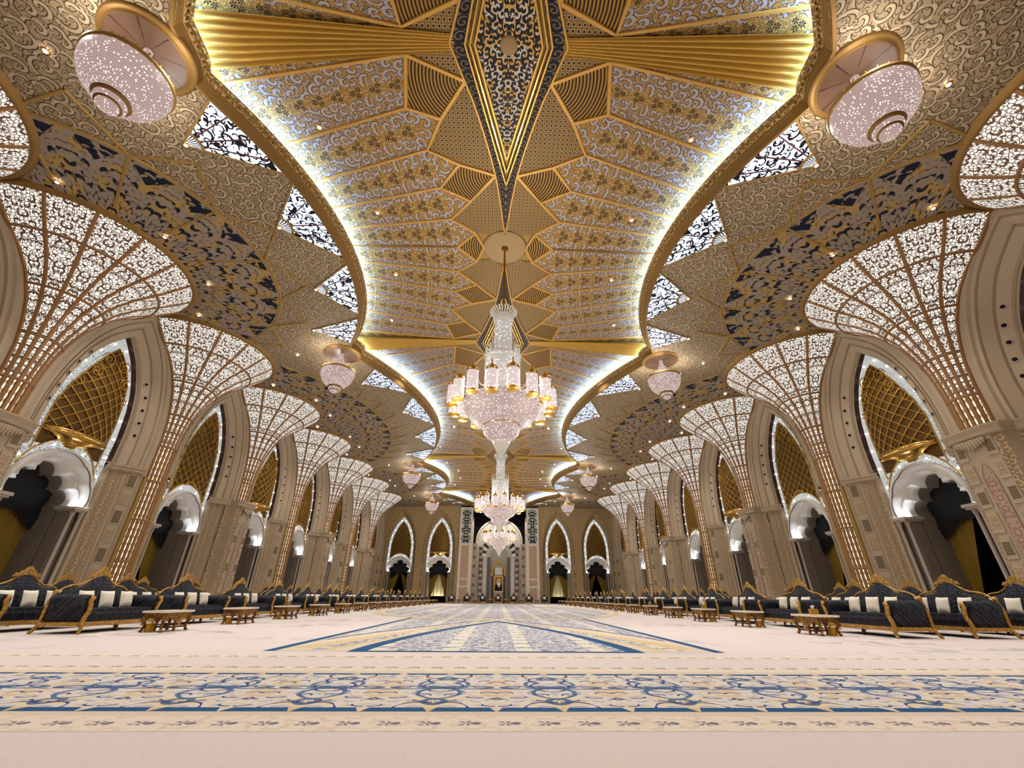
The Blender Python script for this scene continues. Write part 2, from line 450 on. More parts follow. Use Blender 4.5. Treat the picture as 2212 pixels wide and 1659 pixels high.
# ---------------------------------------------------------------- mesh builder
class M:
    def __init__(s): s.v=[]; s.f=[]; s.mi=[]; s.uv=[]; s.mats=[]; s.sm=[]
    def mid(s,m):
        if m not in s.mats: s.mats.append(m)
        return s.mats.index(m)
    def face(s,pts,m,uv=None,smooth=False):
        b=len(s.v); s.v+= [tuple(p) for p in pts]; s.f.append(tuple(range(b,b+len(pts))))
        s.mi.append(s.mid(m)); s.sm.append(smooth); s.uv.append(uv or [(0,0)]*len(pts))
    def grid(s,rows,m,uvf=None,smooth=True,closed=False,flip=False,mf=None):
        """rows: list of equal-length point lists; mf(i,j)->material name"""
        b=len(s.v); n=len(rows[0])
        for r in rows: s.v+=[tuple(p) for p in r]
        for i in range(len(rows)-1):
            for j in range(n if closed else n-1):
                j2=(j+1)%n
                q=[b+i*n+j,b+i*n+j2,b+(i+1)*n+j2,b+(i+1)*n+j]
                jj=j+1
                u=[(i,j),(i,jj),(i+1,jj),(i+1,j)]
                if flip: q.reverse(); u.reverse()
                s.f.append(tuple(q)); s.mi.append(s.mid(mf(i,j) if mf else m)); s.sm.append(smooth)
                s.uv.append([uvf(*t) for t in u] if uvf else [(0,0)]*4)
    def rev(s,prof,n,m,a0=0,a1=2*PI,c=(0,0,0),uvs=None,smooth=True,sy=1.0):
        full=abs(a1-a0-2*PI)<1e-6; k=n if full else n+1
        rows=[]; L=0; Ls=[]
        for q,(r,z) in enumerate(prof):
            if q: L+=math.hypot(r-prof[q-1][0],z-prof[q-1][1])
            Ls.append(L)
            rows.append([(c[0]+r*cos(a0+(a1-a0)*j/n),c[1]+sy*r*sin(a0+(a1-a0)*j/n),c[2]+z) for j in range(k)])
        R=max(p[0] for p in prof)
        uvf=(lambda i,j:(uvs(i,j/n,Ls[i])) ) if uvs else (lambda i,j:((a1-a0)*j/n*R,Ls[i]))
        s.grid(rows,m,uvf,smooth,closed=full)
    def box(s,c,d,m,rz=0.0,taper=1.0):
        x,y,z=[q/2 for q in d]; cr,sr=cos(rz),sin(rz); p=[]
        for dz,t in ((-z,1.0),(z,taper)):
            for dx,dy in ((-x,-y),(x,-y),(x,y),(-x,y)):
                X,Y_=dx*t,dy*t; p.append((c[0]+X*cr-Y_*sr,c[1]+X*sr+Y_*cr,c[2]+dz))
        for q in ((0,3,2,1),(4,5,6,7),(0,1,5,4),(1,2,6,5),(2,3,7,6),(3,0,4,7)):
            s.face([p[i] for i in q],m,[(0,0),(d[0],0),(d[0],d[2]),(0,d[2])])
    def tube(s,path,r,n,m,caps=True,rf=None):
        path=[Vector(p) for p in path]; rows=[]; up=Vector((0,0,1)); prev=None
        for i,p in enumerate(path):
            t=(path[min(i+1,len(path)-1)]-path[max(i-1,0)])
            if t.length<1e-9: t=Vector((0,0,1))
            t.normalize()
            if prev is None:
                a=up if abs(t.dot(up))<.9 else Vector((1,0,0)); e=(a-t*a.dot(t)).normalized()
            else: e=(prev-t*prev.dot(t)).normalized()
            prev=e; g_=t.cross(e); rr=rf(i/(len(path)-1)) if rf else r
            rows.append([tuple(p+(e*cos(2*PI*k/n)+g_*sin(2*PI*k/n))*rr) for k in range(n)])
        s.grid(rows,m,None,True,closed=True)
        if caps:
            s.face(rows[0][::-1],m); s.face(rows[-1],m)
    def band(s,path,nrm,w,h,m):
        """flat bar of width w and height h along path; nrm(i)=unit normal out of the surface"""
        path=[Vector(p) for p in path]; rows=[]
        for i,p in enumerate(path):
            t=(path[min(i+1,len(path)-1)]-path[max(i-1,0)]).normalized(); nn=Vector(nrm(i)); sd=t.cross(nn).normalized()
            rows.append([tuple(p-sd*w/2),tuple(p-sd*w*.32+nn*h),tuple(p+sd*w*.32+nn*h),tuple(p+sd*w/2)])
        s.grid(rows,m,None,False)
    def ball(s,c,r,m,n=10,k=6,sz=1.0):
        s.rev([(r*sin(PI*i/k),-r*sz*cos(PI*i/k)) for i in range(k+1)],n,m,c=c)
    def poly(s,pts,h,m,side=None,ax='y'):
        """extruded outline; pts in 2-D; ax = axis of extrusion"""
        def w3(p,t): return (p[0],t,p[1]) if ax=='y' else ((t,p[0],p[1]) if ax=='x' else (p[0],p[1],t))
        a=[w3(p,h[0]) for p in pts]; b=[w3(p,h[1]) for p in pts]
        s.face(a,m); s.face(b[::-1],m)
        n=len(pts)
        for i in range(n): s.face([a[i],b[i],b[(i+1)%n],a[(i+1)%n]],side or m)
    def xf(s,mat,start=0):
        for i in range(start,len(s.v)): s.v[i]=tuple(mat@Vector(s.v[i]))
    def mesh(s,name):
        me=bpy.data.meshes.new(name); me.from_pydata(s.v,[],s.f)
        for m in s.mats: me.materials.append(MATS[m])
        me.polygons.foreach_set('material_index',s.mi); me.polygons.foreach_set('use_smooth',s.sm)
        uvl=me.uv_layers.new(name='UVMap'); flat=[c for f in s.uv for p in f for c in p]
        uvl.data.foreach_set('uv',flat)
        me.validate(clean_customdata=False)
        me.update(); return me
    def build(s,name,parent=None,loc=(0,0,0),rz=0):
        o=bpy.data.objects.new(name,s.mesh(name)); COL.objects.link(o); o.location=loc; o.rotation_euler=(0,0,rz)
        if parent: o.parent=parent
        return o
def tag(o,label,cat,group=None):
    o['label']=label; o['category']=cat
    if group: o['group']=group
    return o
def thing(name,label,cat,loc,rz=0,group=None):
    o=bpy.data.objects.new(name,None); COL.objects.link(o); o.location=loc; o.rotation_euler=(0,0,rz); o.empty_display_size=.2
    return tag(o,label,cat,group)
def struct(o): o['kind']='structure'; return o
KIDS={}
def dup(o,loc=None,rz=None,label=None,parent=None):
    c=o.copy(); COL.objects.link(c)
    if parent: c.parent=parent
    for ch in KIDS.setdefault(o.name,[k for k in bpy.data.objects if k.parent==o]): dup(ch,parent=c)
    if loc is not None: c.location=loc
    if rz is not None: c.rotation_euler=(0,0,rz)
    if label: c['label']=label
    return c
ORD=['first','second','third','fourth','fifth','sixth','seventh','eighth','ninth','tenth','eleventh','twelfth','thirteenth','fourteenth','fifteenth','sixteenth','seventeenth','eighteenth']
def interp(tab,x):
    if x<=tab[0][0]: return tab[0][1]
    for (a,b),(c,d) in zip(tab,tab[1:]):
        if x<=c: return b+(d-b)*(x-a)/(c-a)
    return tab[-1][1]
def smoothpts(pts,n):
    """Catmull-Rom through 2-D points"""
    out=[]; 
    for i in range(len(pts)-1):
        p0=pts[max(i-1,0)]; p1=pts[i]; p2=pts[i+1]; p3=pts[min(i+2,len(pts)-1)]
        for k in range(n):
            t=k/n
            out.append(tuple(.5*((2*p1[c])+(-p0[c]+p2[c])*t+(2*p0[c]-5*p1[c]+4*p2[c]-p3[c])*t*t+(-p0[c]+3*p1[c]-3*p2[c]+p3[c])*t**3) for c in range(len(p1))))
    out.append(tuple(pts[-1])); return out

# ---------------------------------------------------------------- central opening of the ceiling
CUSPS=[Y(0),Y(2),Y(5),Y(7)]
ENDT=[(0,8.35),(.5,8.3),(1.2,7.75),(2.5,6.6),(4.7,5.4),(7.1,4.45),(8,4.2)]
def xin(y):
    """half width of the vault opening at y"""
    nub=99
    for c in CUSPS:
        d=abs(y-c)
        if d<1.25: nub=min(nub,9.6-math.sqrt(1.5625-d*d))
    if y<CUSPS[0]: a=interp(ENDT,CUSPS[0]-y)
    elif y>CUSPS[-1]: a=interp(ENDT,y-CUSPS[-1])
    else:
        for lo,hi in zip(CUSPS,CUSPS[1:]):
            if lo<=y<=hi:
                mid=(lo+hi)/2; d=y-mid
                if hi-lo<16: a=6.55+13-math.sqrt(169-d*d)
                else: a=5.35+21.5-math.sqrt(21.5**2-d*d)
    return min(a,nub)
def ysamples(y0,y1,st=.25):
    n=max(2,int(round((y1-y0)/st))); return [y0+(y1-y0)*i/n for i in range(n+1)]
YS=sorted(set([round(y,4) for a,b in zip([Y0]+CUSPS,CUSPS+[Y1]) for y in ysamples(a,b)]))
def zv(x): return 14.8-.17*(abs(x)/8.4)**2
def zside(x):
    return 13.5+.24*min(1,max(0,(14-abs(x))/6))
def edge_normals(sgn):
    pts=[(sgn*xin(y),y) for y in YS]; out=[]
    for i,(x,y) in enumerate(pts):
        a=pts[max(i-1,0)]; b=pts[min(i+1,len(pts)-1)]
        dx,dy=b[0]-a[0],b[1]-a[1]; l=math.hypot(dx,dy); nx,ny=dy/l,-dx/l
        if nx*sgn<0: nx,ny=-nx,-ny
        out.append((nx,ny))
    # soften so that offsets do not cross at the junctions
    for _ in range(2):
        out=[tuple((out[max(i-1,0)][c]+out[i][c]+out[min(i+1,len(out)-1)][c])/3 for c in (0,1)) for i in range(len(out))]
    return pts,out

# ---- floor, carpet
def build_floor():
    m=M(); m.face([(-18.8,Y0,0),(18.8,Y0,0),(18.8,Y1+3,0),(-18.8,Y1+3,0)],'grey_stone')
    m.box((0,(Y0+Y1+3)/2,-.1),(45,Y1+3-Y0+6,.18),'grey_stone')
    struct(m.build('floor'))
    c=M(); z=.004
    def rect(x0,x1,y0,y1,z,mt): c.face([(x0,y0,z),(x1,y0,z),(x1,y1,z),(x0,y1,z)],mt)
    xe=17.3
    rect(-xe,xe,Y0+.1,Y1-.4,z,'carpet_field')
    rect(-xe,xe,3.52,3.93,z+.001,'carpet_guard'); rect(-xe,xe,6.05,6.42,z+.001,'carpet_guard')
    rect(-xe,xe,7.18,7.54,z+.001,'carpet_guard')
    rect(-xe,xe,3.93,6.05,z+.001,'carpet_cream')
    rect(-xe,xe,4.06,4.19,z+.002,'carpet_blue'); rect(-xe,xe,5.77,5.86,z+.002,'carpet_blue')
    rect(-xe,xe,4.19,5.77,z+.002,'carpet_band')
    # yellow and grey cartouche points that break the blue line
    for k in range(-15,17):
        x=-.53+k*PITCH
        for x0,mt in ((x,'carpet_gold'),(x+PITCH/2,'carpet_cream')):
            c.face([(x0-.06,4.2,z+.003),(x0,4.03,z+.003),(x0+.06,4.2,z+.003)],mt)
            c.face([(x0+.06,5.76,z+.003),(x0,5.9,z+.003),(x0-.06,5.76,z+.003)],mt)
    def lens(hw,y0,y1,zz,mt,pw=1.0,n=24):
        L=[];R=[]
        for i in range(n+1):
            t=i/n; x=hw*(1-t**1.55); y=y0+(y1-y0)*t; L.append((-x,y,zz)); R.append((x,y,zz))
        for i in range(n): c.face([L[i],R[i],R[i+1],L[i+1]],mt)
    def ell(cy_,a,b,zz,mt,n=60):
        c.face([(a*cos(2*PI*i/n),cy_+b*sin(2*PI*i/n),zz) for i in range(n)],mt)
    YC=Y(3.5)
    for sg in (1,-1):          # the design mirrors about the middle of the hall
        f=(lambda y:y) if sg>0 else (lambda y:2*YC-y)
        st=len(c.v); sf=len(c.f)
        rect(-3.75,3.75,8.02,8.08,z+.001,'carpet_cream')
        # outer frame with blue straight lines
        c.face([(-3.75,8.1,z+.001),(3.75,8.1,z+.001),(3.6,24,z+.001),(-3.6,24,z+.001)],'carpet_cream')
        for s2 in (1,-1):
            c.face([(s2*3.78,8.05,z+.003),(s2*3.6,8.05,z+.003),(s2*3.5,24,z+.003),(s2*3.66,24,z+.003)],'carpet_blue')
            c.face([(s2*3.55,8.6,z+.002),(s2*2.75,8.2,z+.002),(s2*.3,17.9,z+.002),(s2*.4,19.2,z+.002)],'carpet_gold')
            c.face([(s2*3.2,8.3,z+.0025),(s2*2.95,8.2,z+.0025),(s2*.35,18.1,z+.0025),(s2*.5,18.8,z+.0025)],'carpet_grey')
            # side wedge
            W=[(s2*(3.5-3.3*(i/12)**1.3),10.2+8.6*(i/12)) for i in range(13)]
            pts=[(x,y,z+.003) for x,y in W]+[(s2*3.45,24,z+.003)]
            c.face(pts,'carpet_grey')
            for i in range(12):
                (x0,y0_),(x1,y1_)=W[i],W[i+1]
                c.face([(x0,y0_,z+.004),(x1,y1_,z+.004),(x1-s2*.02,y1_-.22,z+.004),(x0-s2*.02,y0_-.22,z+.004)],'carpet_blue')
        lens(2.42,7.98,18.0,z+.004,'carpet_blue'); lens(2.12,8.1,17.2,z+.005,'carpet_grey')
        if sg<0:
            for i in range(st,len(c.v)): x,y,zz=c.v[i]; c.v[i]=(x,f(y),zz)
            for i in range(sf,len(c.f)): c.f[i]=c.f[i][::-1]
    ell(YC,7.7,14.8,z+.005,'carpet_gold'); ell(YC,7.4,14.4,z+.006,'carpet_cream'); ell(YC,7.1,14.0,z+.0065,'carpet_grey'); ell(YC,4.6,9.0,z+.007,'carpet_cream'); ell(YC,4.2,8.3,z+.0075,'carpet_grey')
    o=c.build('carpet'); tag(o,'pale cream wall-to-wall carpet with blue arabesque border covering the hall floor','carpet')
build_floor()

# ---- fan column profile
FP=[(0,.60),(6.2,.60),(8.0,.64),(8.9,.72),(9.7,.90),(10.5,1.17),(11.4,1.68),(12.0,2.25),(12.45,2.82),(12.86,3.3),(13.2,3.66),(13.45,3.89)]
def rfan(z): return interp(FP,z)
# outer curve of the side arches = what the fans leave; inner curve = edge of the lit screen
OC=[(3.05,0),(3.05,6.3),(3.03,8.0),(2.74,9.66),(2.2,11.07),(1.6,12.02),(.72,12.9),(0,13.45)]
IC=[(1.93,0),(1.93,6.3),(1.93,7.5),(1.83,8.6),(1.53,9.8),(.95,10.95),(.48,11.55),(0,12.05)]
def curve(pts,n=6):
    up=smoothpts(pts[1:],n); return [pts[0]]+up
def arch_bay(m,smax=3.875,ztop=13.5,oc=OC,side='stone',smin=None,deep=1.1,carved='stone_carved'):
    """one arch bay in local coords: x along the wall, y outward, z up"""
    smin=smin or smax
    o=curve(oc,6); i_=curve(IC,6)
    n=len(o)
    # (fraction outer->inner, depth)
    hi=[(0,0),(.10,-.04),(.14,.06),(.26,.06),(.28,.16),(.32,.16),(.34,.10),(.56,.34),(.58,.44),(.63,.44),(.65,.38),(.93,.54),(.94,.72),(1,.74),(1,.98)]
    lo=[(0,0),(.05,-.03),(.08,.05),(.40,.28),(.42,.36),(.50,.36),(.52,.42),(.62,.46),(.64,.54),(.80,.60),(.82,.70),(.94,.74),(1,.76),(1,.98)]
    for sg in (1,-1):
        # archivolt
        for prof,idx,mt in ((hi,list(range(1,n)),'stone'),(lo,[0,1],'stone')):
            rows=[]
            for k in idx:
                (ox,oz),(ix,iz)=o[k],i_[k]
                if prof is lo and k==1: oz=iz=6.12
                rows.append([(sg*(ox+(ix-ox)*w_),d,oz+(iz-oz)*w_) for w_,d in prof])
            def mf(a,b,prof=prof):
                if prof is hi: return 'dark_bronze' if b>=13 else side
                return carved if b in (6,8,10) else ('dark_bronze' if b>=13 else side)
            m.grid(rows,mt,lambda a,b,rows=rows:(b*.35,rows[min(a,len(rows)-1)][0][2]),False,flip=(sg>0),mf=mf)
        # wall sheet beside and above the arch
        sm=smax if sg>0 else smin
        rows=[]
        for k in range(n):
            ox,oz=o[k]; rows.append([(sg*min(ox,sm),0,oz),(sg*sm,0,oz if k<n-1 else ztop)])
        rows[-1]=[(0,0,o[-1][1]),(sg*sm,0,o[-1][1])]
        m.grid(rows,side,lambda a,b:(b,a*.5),False,flip=(sg<0))
        if ztop>o[-1][1]+.01: m.face([(0,0,o[-1][1]),(sg*sm,0,o[-1][1]),(sg*sm,0,ztop),(0,0,ztop)],side)
        # capital moulding that wraps the splay
        cap=[(0.0,-.06),(.06,-.12),(.10,-.06),(.42,.20),(.46,.28),(.66,.38),(.70,.46),(.96,.62),(1.04,.62),(1.04,.9)]
        ox,ix=oc[0][0],1.93
        rows=[[(sg*(ox+(ix-ox)*w_),d-q,zz) for w_,d in cap] for zz,q in ((6.02,-.05),(6.10,.03),(6.17,.0),(6.22,.06),(6.33,.08),(6.36,-.1))]
        m.grid(rows,side,None,False,flip=(sg>0))
        # square tiles on the slanted face beside the column
        a=Vector((sg*(ox-.10*(ox-ix)),.062,0)); b=Vector((sg*(ox-.39*(ox-ix)),.272,0)); t=(b-a).normalized(); c0=(a+b)/2
        nr=Vector((-t.y,t.x,0)); 
        if nr.y>0: nr=-nr
        hw=(b-a).length/2*.92
        for q in range(7):
            zc=.72+q*.82; hz=.20 if q%2 else .26
            mt='tile_light' if q%2 else 'tile_dark'; e=nr*.02
            P4=[c0-t*hw+Vector((0,0,zc-hz-.08)),c0+t*hw+Vector((0,0,zc-hz-.08)),c0+t*hw+Vector((0,0,zc+hz+.08)),c0-t*hw+Vector((0,0,zc+hz+.08))]
            if sg>0: P4=P4[::-1]
            m.face([p+e for p in P4],side)
            Q=[c0+(p-c0-Vector((0,0,zc)))*.8+Vector((0,0,zc))+e*1.6 for p in P4]
            m.face(Q,mt,[(-.3,-.3),(.3,-.3),(.3,.3),(-.3,.3)])
        # row of round port holes on the archivolt
        for q in range(5):
            zc=7.75+q*.63
            oxx=interp([(z_,x_) for x_,z_ in oc[1:]],zc); ixx=interp([(z_,x_) for x_,z_ in IC[1:]],zc)
            w_=.75; d=.38+(.52-.38)*(w_-.65)/.23
            cx=oxx+(ixx-oxx)*w_; dd=Vector((ixx-oxx,.6,0)).normalized(); nn=Vector((-.14,-.25*2,0)).normalized()
            u=Vector((-.86,.5*.34/.34,0)).normalized()
            ctr=Vector((cx,d,zc))
            tt=Vector((-(.23*(oxx-ixx)),.14,0)).normalized(); nn=Vector((-tt.y,tt.x,0)); 
            if nn.y>0: nn=-nn
            for R,ee,mt in ((.12,.012,'column_stone'),(.075,.02,'hole')):
                pts=[ctr+nn*ee+tt*R*cos(2*PI*k/12)+Vector((0,0,R*sin(2*PI*k/12))) for k in range(12)]
                pts=[Vector((sg*p.x,p.y,p.z)) for p in pts]
                m.face(pts,mt)
    return m
LOBE=[(1.42,0),(1.42,4.22)]
def arc2(a,b,bulge,n=7):
    ax,az=a; bx,bz=b; mx_,mz=(ax+bx)/2,(az+bz)/2; dx,dz=bx-ax,bz-az; l=math.hypot(dx,dz)
    h=bulge*l; nx,nz=dz/l,-dx/l     # outward
    out=[]
    R=(l*l/4+h*h)/(2*h); cx,cz=mx_-nx*(R-h),mz-nz*(R-h)
    a0=math.atan2(az-cz,ax-cx); a1=math.atan2(bz-cz,bx-cx)
    if a1<a0: a1+=2*PI
    if a1-a0>PI*1.5: a1-=2*PI
    return [(cx+R*cos(a0+(a1-a0)*k/n),cz+R*sin(a0+(a1-a0)*k/n)) for k in range(1,n+1)]
LOBE+=arc2((1.42,4.22),(1.02,4.82),.42)+arc2((1.02,4.82),(.5,5.3),.42)+arc2((.5,5.3),(0,5.78),.30)
def white_arch(parent_name,label,loc,rz):
    """horseshoe arch of white plaster on an impost carried by slim columns, with the lobed opening and the grey passage"""
    t=thing('horseshoe_arch',label,'arch',loc,rz,'white horseshoe arches of the bays')
    inner=LOBE; n=len(inner)-1
    outer=[(1.80,0),(1.80,4.22)]
    for k in range(1,n): 
        a=PI*.5*k/(n-1); outer.append((1.83*cos(a),4.42+1.85*sin(a)) if k<n-1 else (0,6.27))
    outer[2:]=[ (1.83*cos(PI/2*k/(n-2)),4.40+1.87*sin(PI/2*k/(n-2))) for k in range(0,n-1)]
    outer=outer[:n+1]
    m=M()
    for sg in (1,-1):
        rows=[]
        prof=[(0,.86),(.02,.79),(.20,.79),(.215,.86),(.24,.87),(.30,1.04),(.50,1.18),(.62,1.20),(.66,1.14),(.72,1.14),(.76,1.24),(.88,1.30),(1,1.34),(1,1.62)]
        for k in range(1,n+1):
            (ox,oz),(ix,iz)=outer[k],inner[k]
            rows.append([(sg*(ox+(ix-ox)*w_),d,oz+(iz-oz)*w_) for w_,d in prof])
        m.grid(rows,'white_plaster',None,True,flip=(sg>0),mf=lambda a,b:'grey_stone' if b==2 else 'white_plaster')  # grey face paints the groove's shade into the white plaster
        rows=[[(sg*(outer[k][0]),.86,outer[k][1]),(sg*(outer[k][0]),1.0,outer[k][1])] for k in range(1,n+1)]
        m.grid(rows,'white_plaster',None,True,flip=(sg<0))
    m.build('archivolt',t)
    p=M()
    for sg in (1,-1):
        rows=[[(sg*x,d,z) for d in (1.62,2.7)] for x,z in inner]
        p.grid(rows,'grey_stone',None,False,flip=(sg>0))
        p.box((sg*1.72,1.35,2.05),(.60,.5,4.1),'grey_stone')
    p.build('passage',t)
    for sg in (1,-1):
        q=M(); q.box((sg*1.66,1.22,4.13),(.72,.92,.12),'column_stone'); q.box((sg*1.66,1.22,4.03),(.60,.8,.08),'column_stone')
        q.ball((sg*1.98,.78,4.2),.08,'column_stone',8,5)
        q.build('impost',t)
        for (cx,cy_) in ((1.84,.92),(1.52,1.02)):
            c=M(); c.rev([(.10,0),(.10,.12),(.075,.2),(.07,3.75),(.075,3.8),(.10,3.88),(.11,3.99)],10,'column_stone',c=(sg*cx,cy_,0)); c.build('colonnette',t)
        u=M(); u.box((sg*1.60,1.14,4.215),(.26,.14,.05),'uplight_led'); u.build('uplight',t)
    return t
def screen(label,loc,rz,oriel):
    t=thing('lattice_screen',label,'screen',loc,rz,'gilt lattice screens in the pointed arches')
    i_=curve(IC,6)[1:]; n=len(i_)
    def lower(s):      # top of the white arch
        s=min(abs(s),1.85); return 4.42+1.9*math.sqrt(max(0,1-(s/1.88)**2))
    g=M()
    for sg in (1,-1):
        st_=[(1.93,4.5),(1.93,5.4)]+[(x,z) for x,z in i_]
        tp=sorted([(x,z) for x,z in i_ if z>7.4]); xs=[1.93*(q/14) for q in range(15)]
        rw=[[(sg*x,.99,lower(x)-.05 if x<1.84 else 4.4),(sg*x,.99,interp(tp,x))] for x in xs]
        g.grid(rw,'glow_lace',lambda a,b,rw=rw:(abs(rw[min(a,14)][b][0]),rw[min(a,14)][b][2]),False,flip=(sg<0))
    for sg in ():
        rows=[]; L=0; prev=None
        pts=[(1.93,4.5),(1.93,5.4)]+[(x,z) for x,z in i_]
        Ls=[]
        for k,(x,z) in enumerate(pts):
            if k: L+=math.hypot(x-pts[k-1][0],z-pts[k-1][1])
            Ls.append(L)
            # move inwards by .36 towards (0, 7.5)
            dx,dz=-x,(8.2-z) if z>8.2 else 0; l=math.hypot(dx,dz) or 1
            w_=.34
            rows.append([(sg*x,.97,z),(sg*max(0,x+dx/l*w_),.99,z+dz/l*w_)])
        rows[-1][1]=(0,.99,pts[-1][1]-.62)
        g.grid(rows,'glow_lace',lambda a,b,Ls=Ls:(b*.34,Ls[min(a,len(Ls)-1)]),False,flip=(sg>0))
    # strip over the white arch
    rows=[[(1.85*cos(a),.98,4.42+1.88*sin(a)),(1.85*cos(a)*1.03,.98,4.42+1.88*sin(a)+.05+.32*sin(a))] for a in [PI*k/24 for k in range(25)]]
    g.grid(rows,'glow_lace',lambda a,b:(b*.3,a*.24),False,flip=True)
    g.build('glow_border',t)
    # gilt panel
    h=M(); cols=[];N=18;K=22
    top=[(x,z) for x,z in i_]
    def ztop(s):
        s=abs(s)*1.22+.0
        return min(interp(sorted([(x,z-.62) for x,z in top if z>7.2]),s),11.5)
    def dep(s,z):
        if not oriel: return .96
        a=max(0,1-(s/1.45)**2); b=max(0,min(1,(z-6.75)/.25))*max(0,min(1,(11.4-z)/2.2))
        return .96-.42*a*b
    rows=[]
    for i in range(N+1):
        s=-1.5+3.0*i/N; z0=lower(s)+.3; z1=max(z0+.1,ztop(s))
        if oriel: z0=max(z0,6.2)
        rows.append([(s,dep(s,z0+(z1-z0)*j/K),z0+(z1-z0)*j/K) for j in range(K+1)])
    h.grid(rows,'screen_back',lambda a,b,rows=rows:(rows[a][b][0],rows[a][b][2]),True)
    h.build('back_panel',t)
    l=M()
    for dsg in (1,-1):
        for q in range(-26,27):
            # diagonal bars s*dsg+z = const
            c=9.0+q*.52/1.0; path=[]
            for k in range(64):
                s=-1.5+3.0*k/63; z=c+dsg*s*1.0
                if lower(s)+.28<=z<=ztop(s) and (not oriel or z>6.95): path.append((s,dep(s,z)-.025,z))
                else:
                    if len(path)>2: l.band(path[::2]+[path[-1]],lambda i:(0,-1,0),.05,.03,'screen_gold')
                    path=[]
            if len(path)>2: l.band(path[::2]+[path[-1]],lambda i:(0,-1,0),.05,.03,'screen_gold')
    # scroll crest
    for sg in (1,-1):
        for (cx,cz,R0,tn,st) in ((.42,10.55,.34,1.6,0),(.78,9.8,.30,1.5,1.2),(1.2,9.1,.22,1.2,2.0)):
            path=[(sg*(cx+R0*(1-.75*k/20)*cos(st+tn*2*PI*k/20)),dep(cx,cz)-.07,cz+R0*(1-.75*k/20)*sin(st+tn*2*PI*k/20)) for k in range(21)]
            l.tube(path,.028,5,'screen_gold')
        ed=[(sg*x,dep(x,z)-.05,z) for x,z in [(1.5,lower(1.5)+.35)]+[(s_,ztop(s_)-.02) for s_ in (1.5,1.3,1.1,.9,.7,.5,.3,.1)]]
        l.tube(ed,.03,5,'screen_gold')
    l.tube([(1.9*.98*cos(a),.93,4.42+2.27*sin(a)) for a in [PI*(.12+.76*k/24) for k in range(25)]],.035,6,'screen_gold')
    l.build('lattice',t)
    if oriel:
        b=M(); b.rev([(.02,-.36),(.2,-.36),(.3,-.30),(.36,-.22),(.7,-.2),(.8,-.12),(1.2,-.06),(1.36,.0),(1.44,.04),(1.48,.12),(1.44,.2),(1.3,.26)],28,'gold_polished',PI,2*PI,(0,1.0,6.72),sy=.48)
        b.build('balcony_base',t)
    else:
        b=M(); b.tube([(.5*cos(PI*k/12),.9,6.55+.25*sin(PI*k/12)) for k in range(13)],.05,6,'screen_gold'); b.build('crest',t)
    # bulbs along the border
    zb=[(1.74,5.6),(1.76,6.5),(1.76,7.4),(1.71,8.3),(1.52,9.2),(1.21,10.05),(.8,10.85),(.33,11.45)]
    bm=M(); bm.ball((0,0,0),.052,'bulb',8,5); me=bm.mesh('bulb')
    for x,z in zb:
        for sg in (1,-1):
            o=bpy.data.objects.new('bulb',me); COL.objects.link(o); o.parent=t; o.location=(sg*x,.93,z)
    for a in (70,110):
        o=bpy.data.objects.new('bulb',me); COL.objects.link(o); o.parent=t; o.location=(1.98*cos(math.radians(a)),.92,4.45+1.98*sin(math.radians(a)))
    for sg in (1,-1):
        u=M(); u.box((sg*2.06,.64,6.375),(.10,.10,.03),'uplight_warm'); u.build('uplight',t)
    return t
def curtain(label,loc,rz,open_w=.55,sheer=False):
    t=thing('draped_curtain',label,'curtain',loc,rz)
    # pleated gilt drapes drawn aside
    for sg in (1,-1):
        m=M(); rows=[]
        for j in range(25):
            z=.05+3.95*j/24; f=j/24
            gap=1.25-(1.2)*f**1.1 if not sheer else 1.28-1.22*f**.8
            row=[]
            for i in range(29):
                q=i/28; s=gap+(1.45-gap)*q; row.append((sg*s,2.55+.05*sin(q*2*PI*7)*(1-.5*f)+.05*sin(q*9),z))
            rows.append(row)
        m.grid(rows,'cloth_gold',None,True,flip=(sg<0)); m.build('drape',t)
        m=M(); rows=[]
        for j in range(13):
            f=j/12; row=[]
            for i in range(21):
                q=i/20; s=.05+1.42*q; sag=.95*(1-(1-q*1.0)**2)*.9+.15
                zt=4.35; zb=zt-sag*(.55+.45*q)-.15
                z=zt+(zb-zt)*f; row.append((sg*s,2.36-.10*sin(PI*f)-.03*sin(f*2*PI*5+q*3),z))
            rows.append(row)
        m.grid(rows,'cloth_dark',None,True,flip=(sg>0)); m.build('swag',t)
    m=M(); rows=[]
    for j in range(17):
        f=j/16; row=[]
        for i in range(25):
            q=-1+2*i/24; zt=5.9; zb=4.15-.28*(1-q*q); z=zt+(zb-zt)*f
            row.append((1.46*q,2.30-.12*sin(PI*f)-.025*sin(f*2*PI*9),z))
        rows.append(row)
    m.grid(rows,'cloth_dark',None,True); m.build('valance',t)
    return t
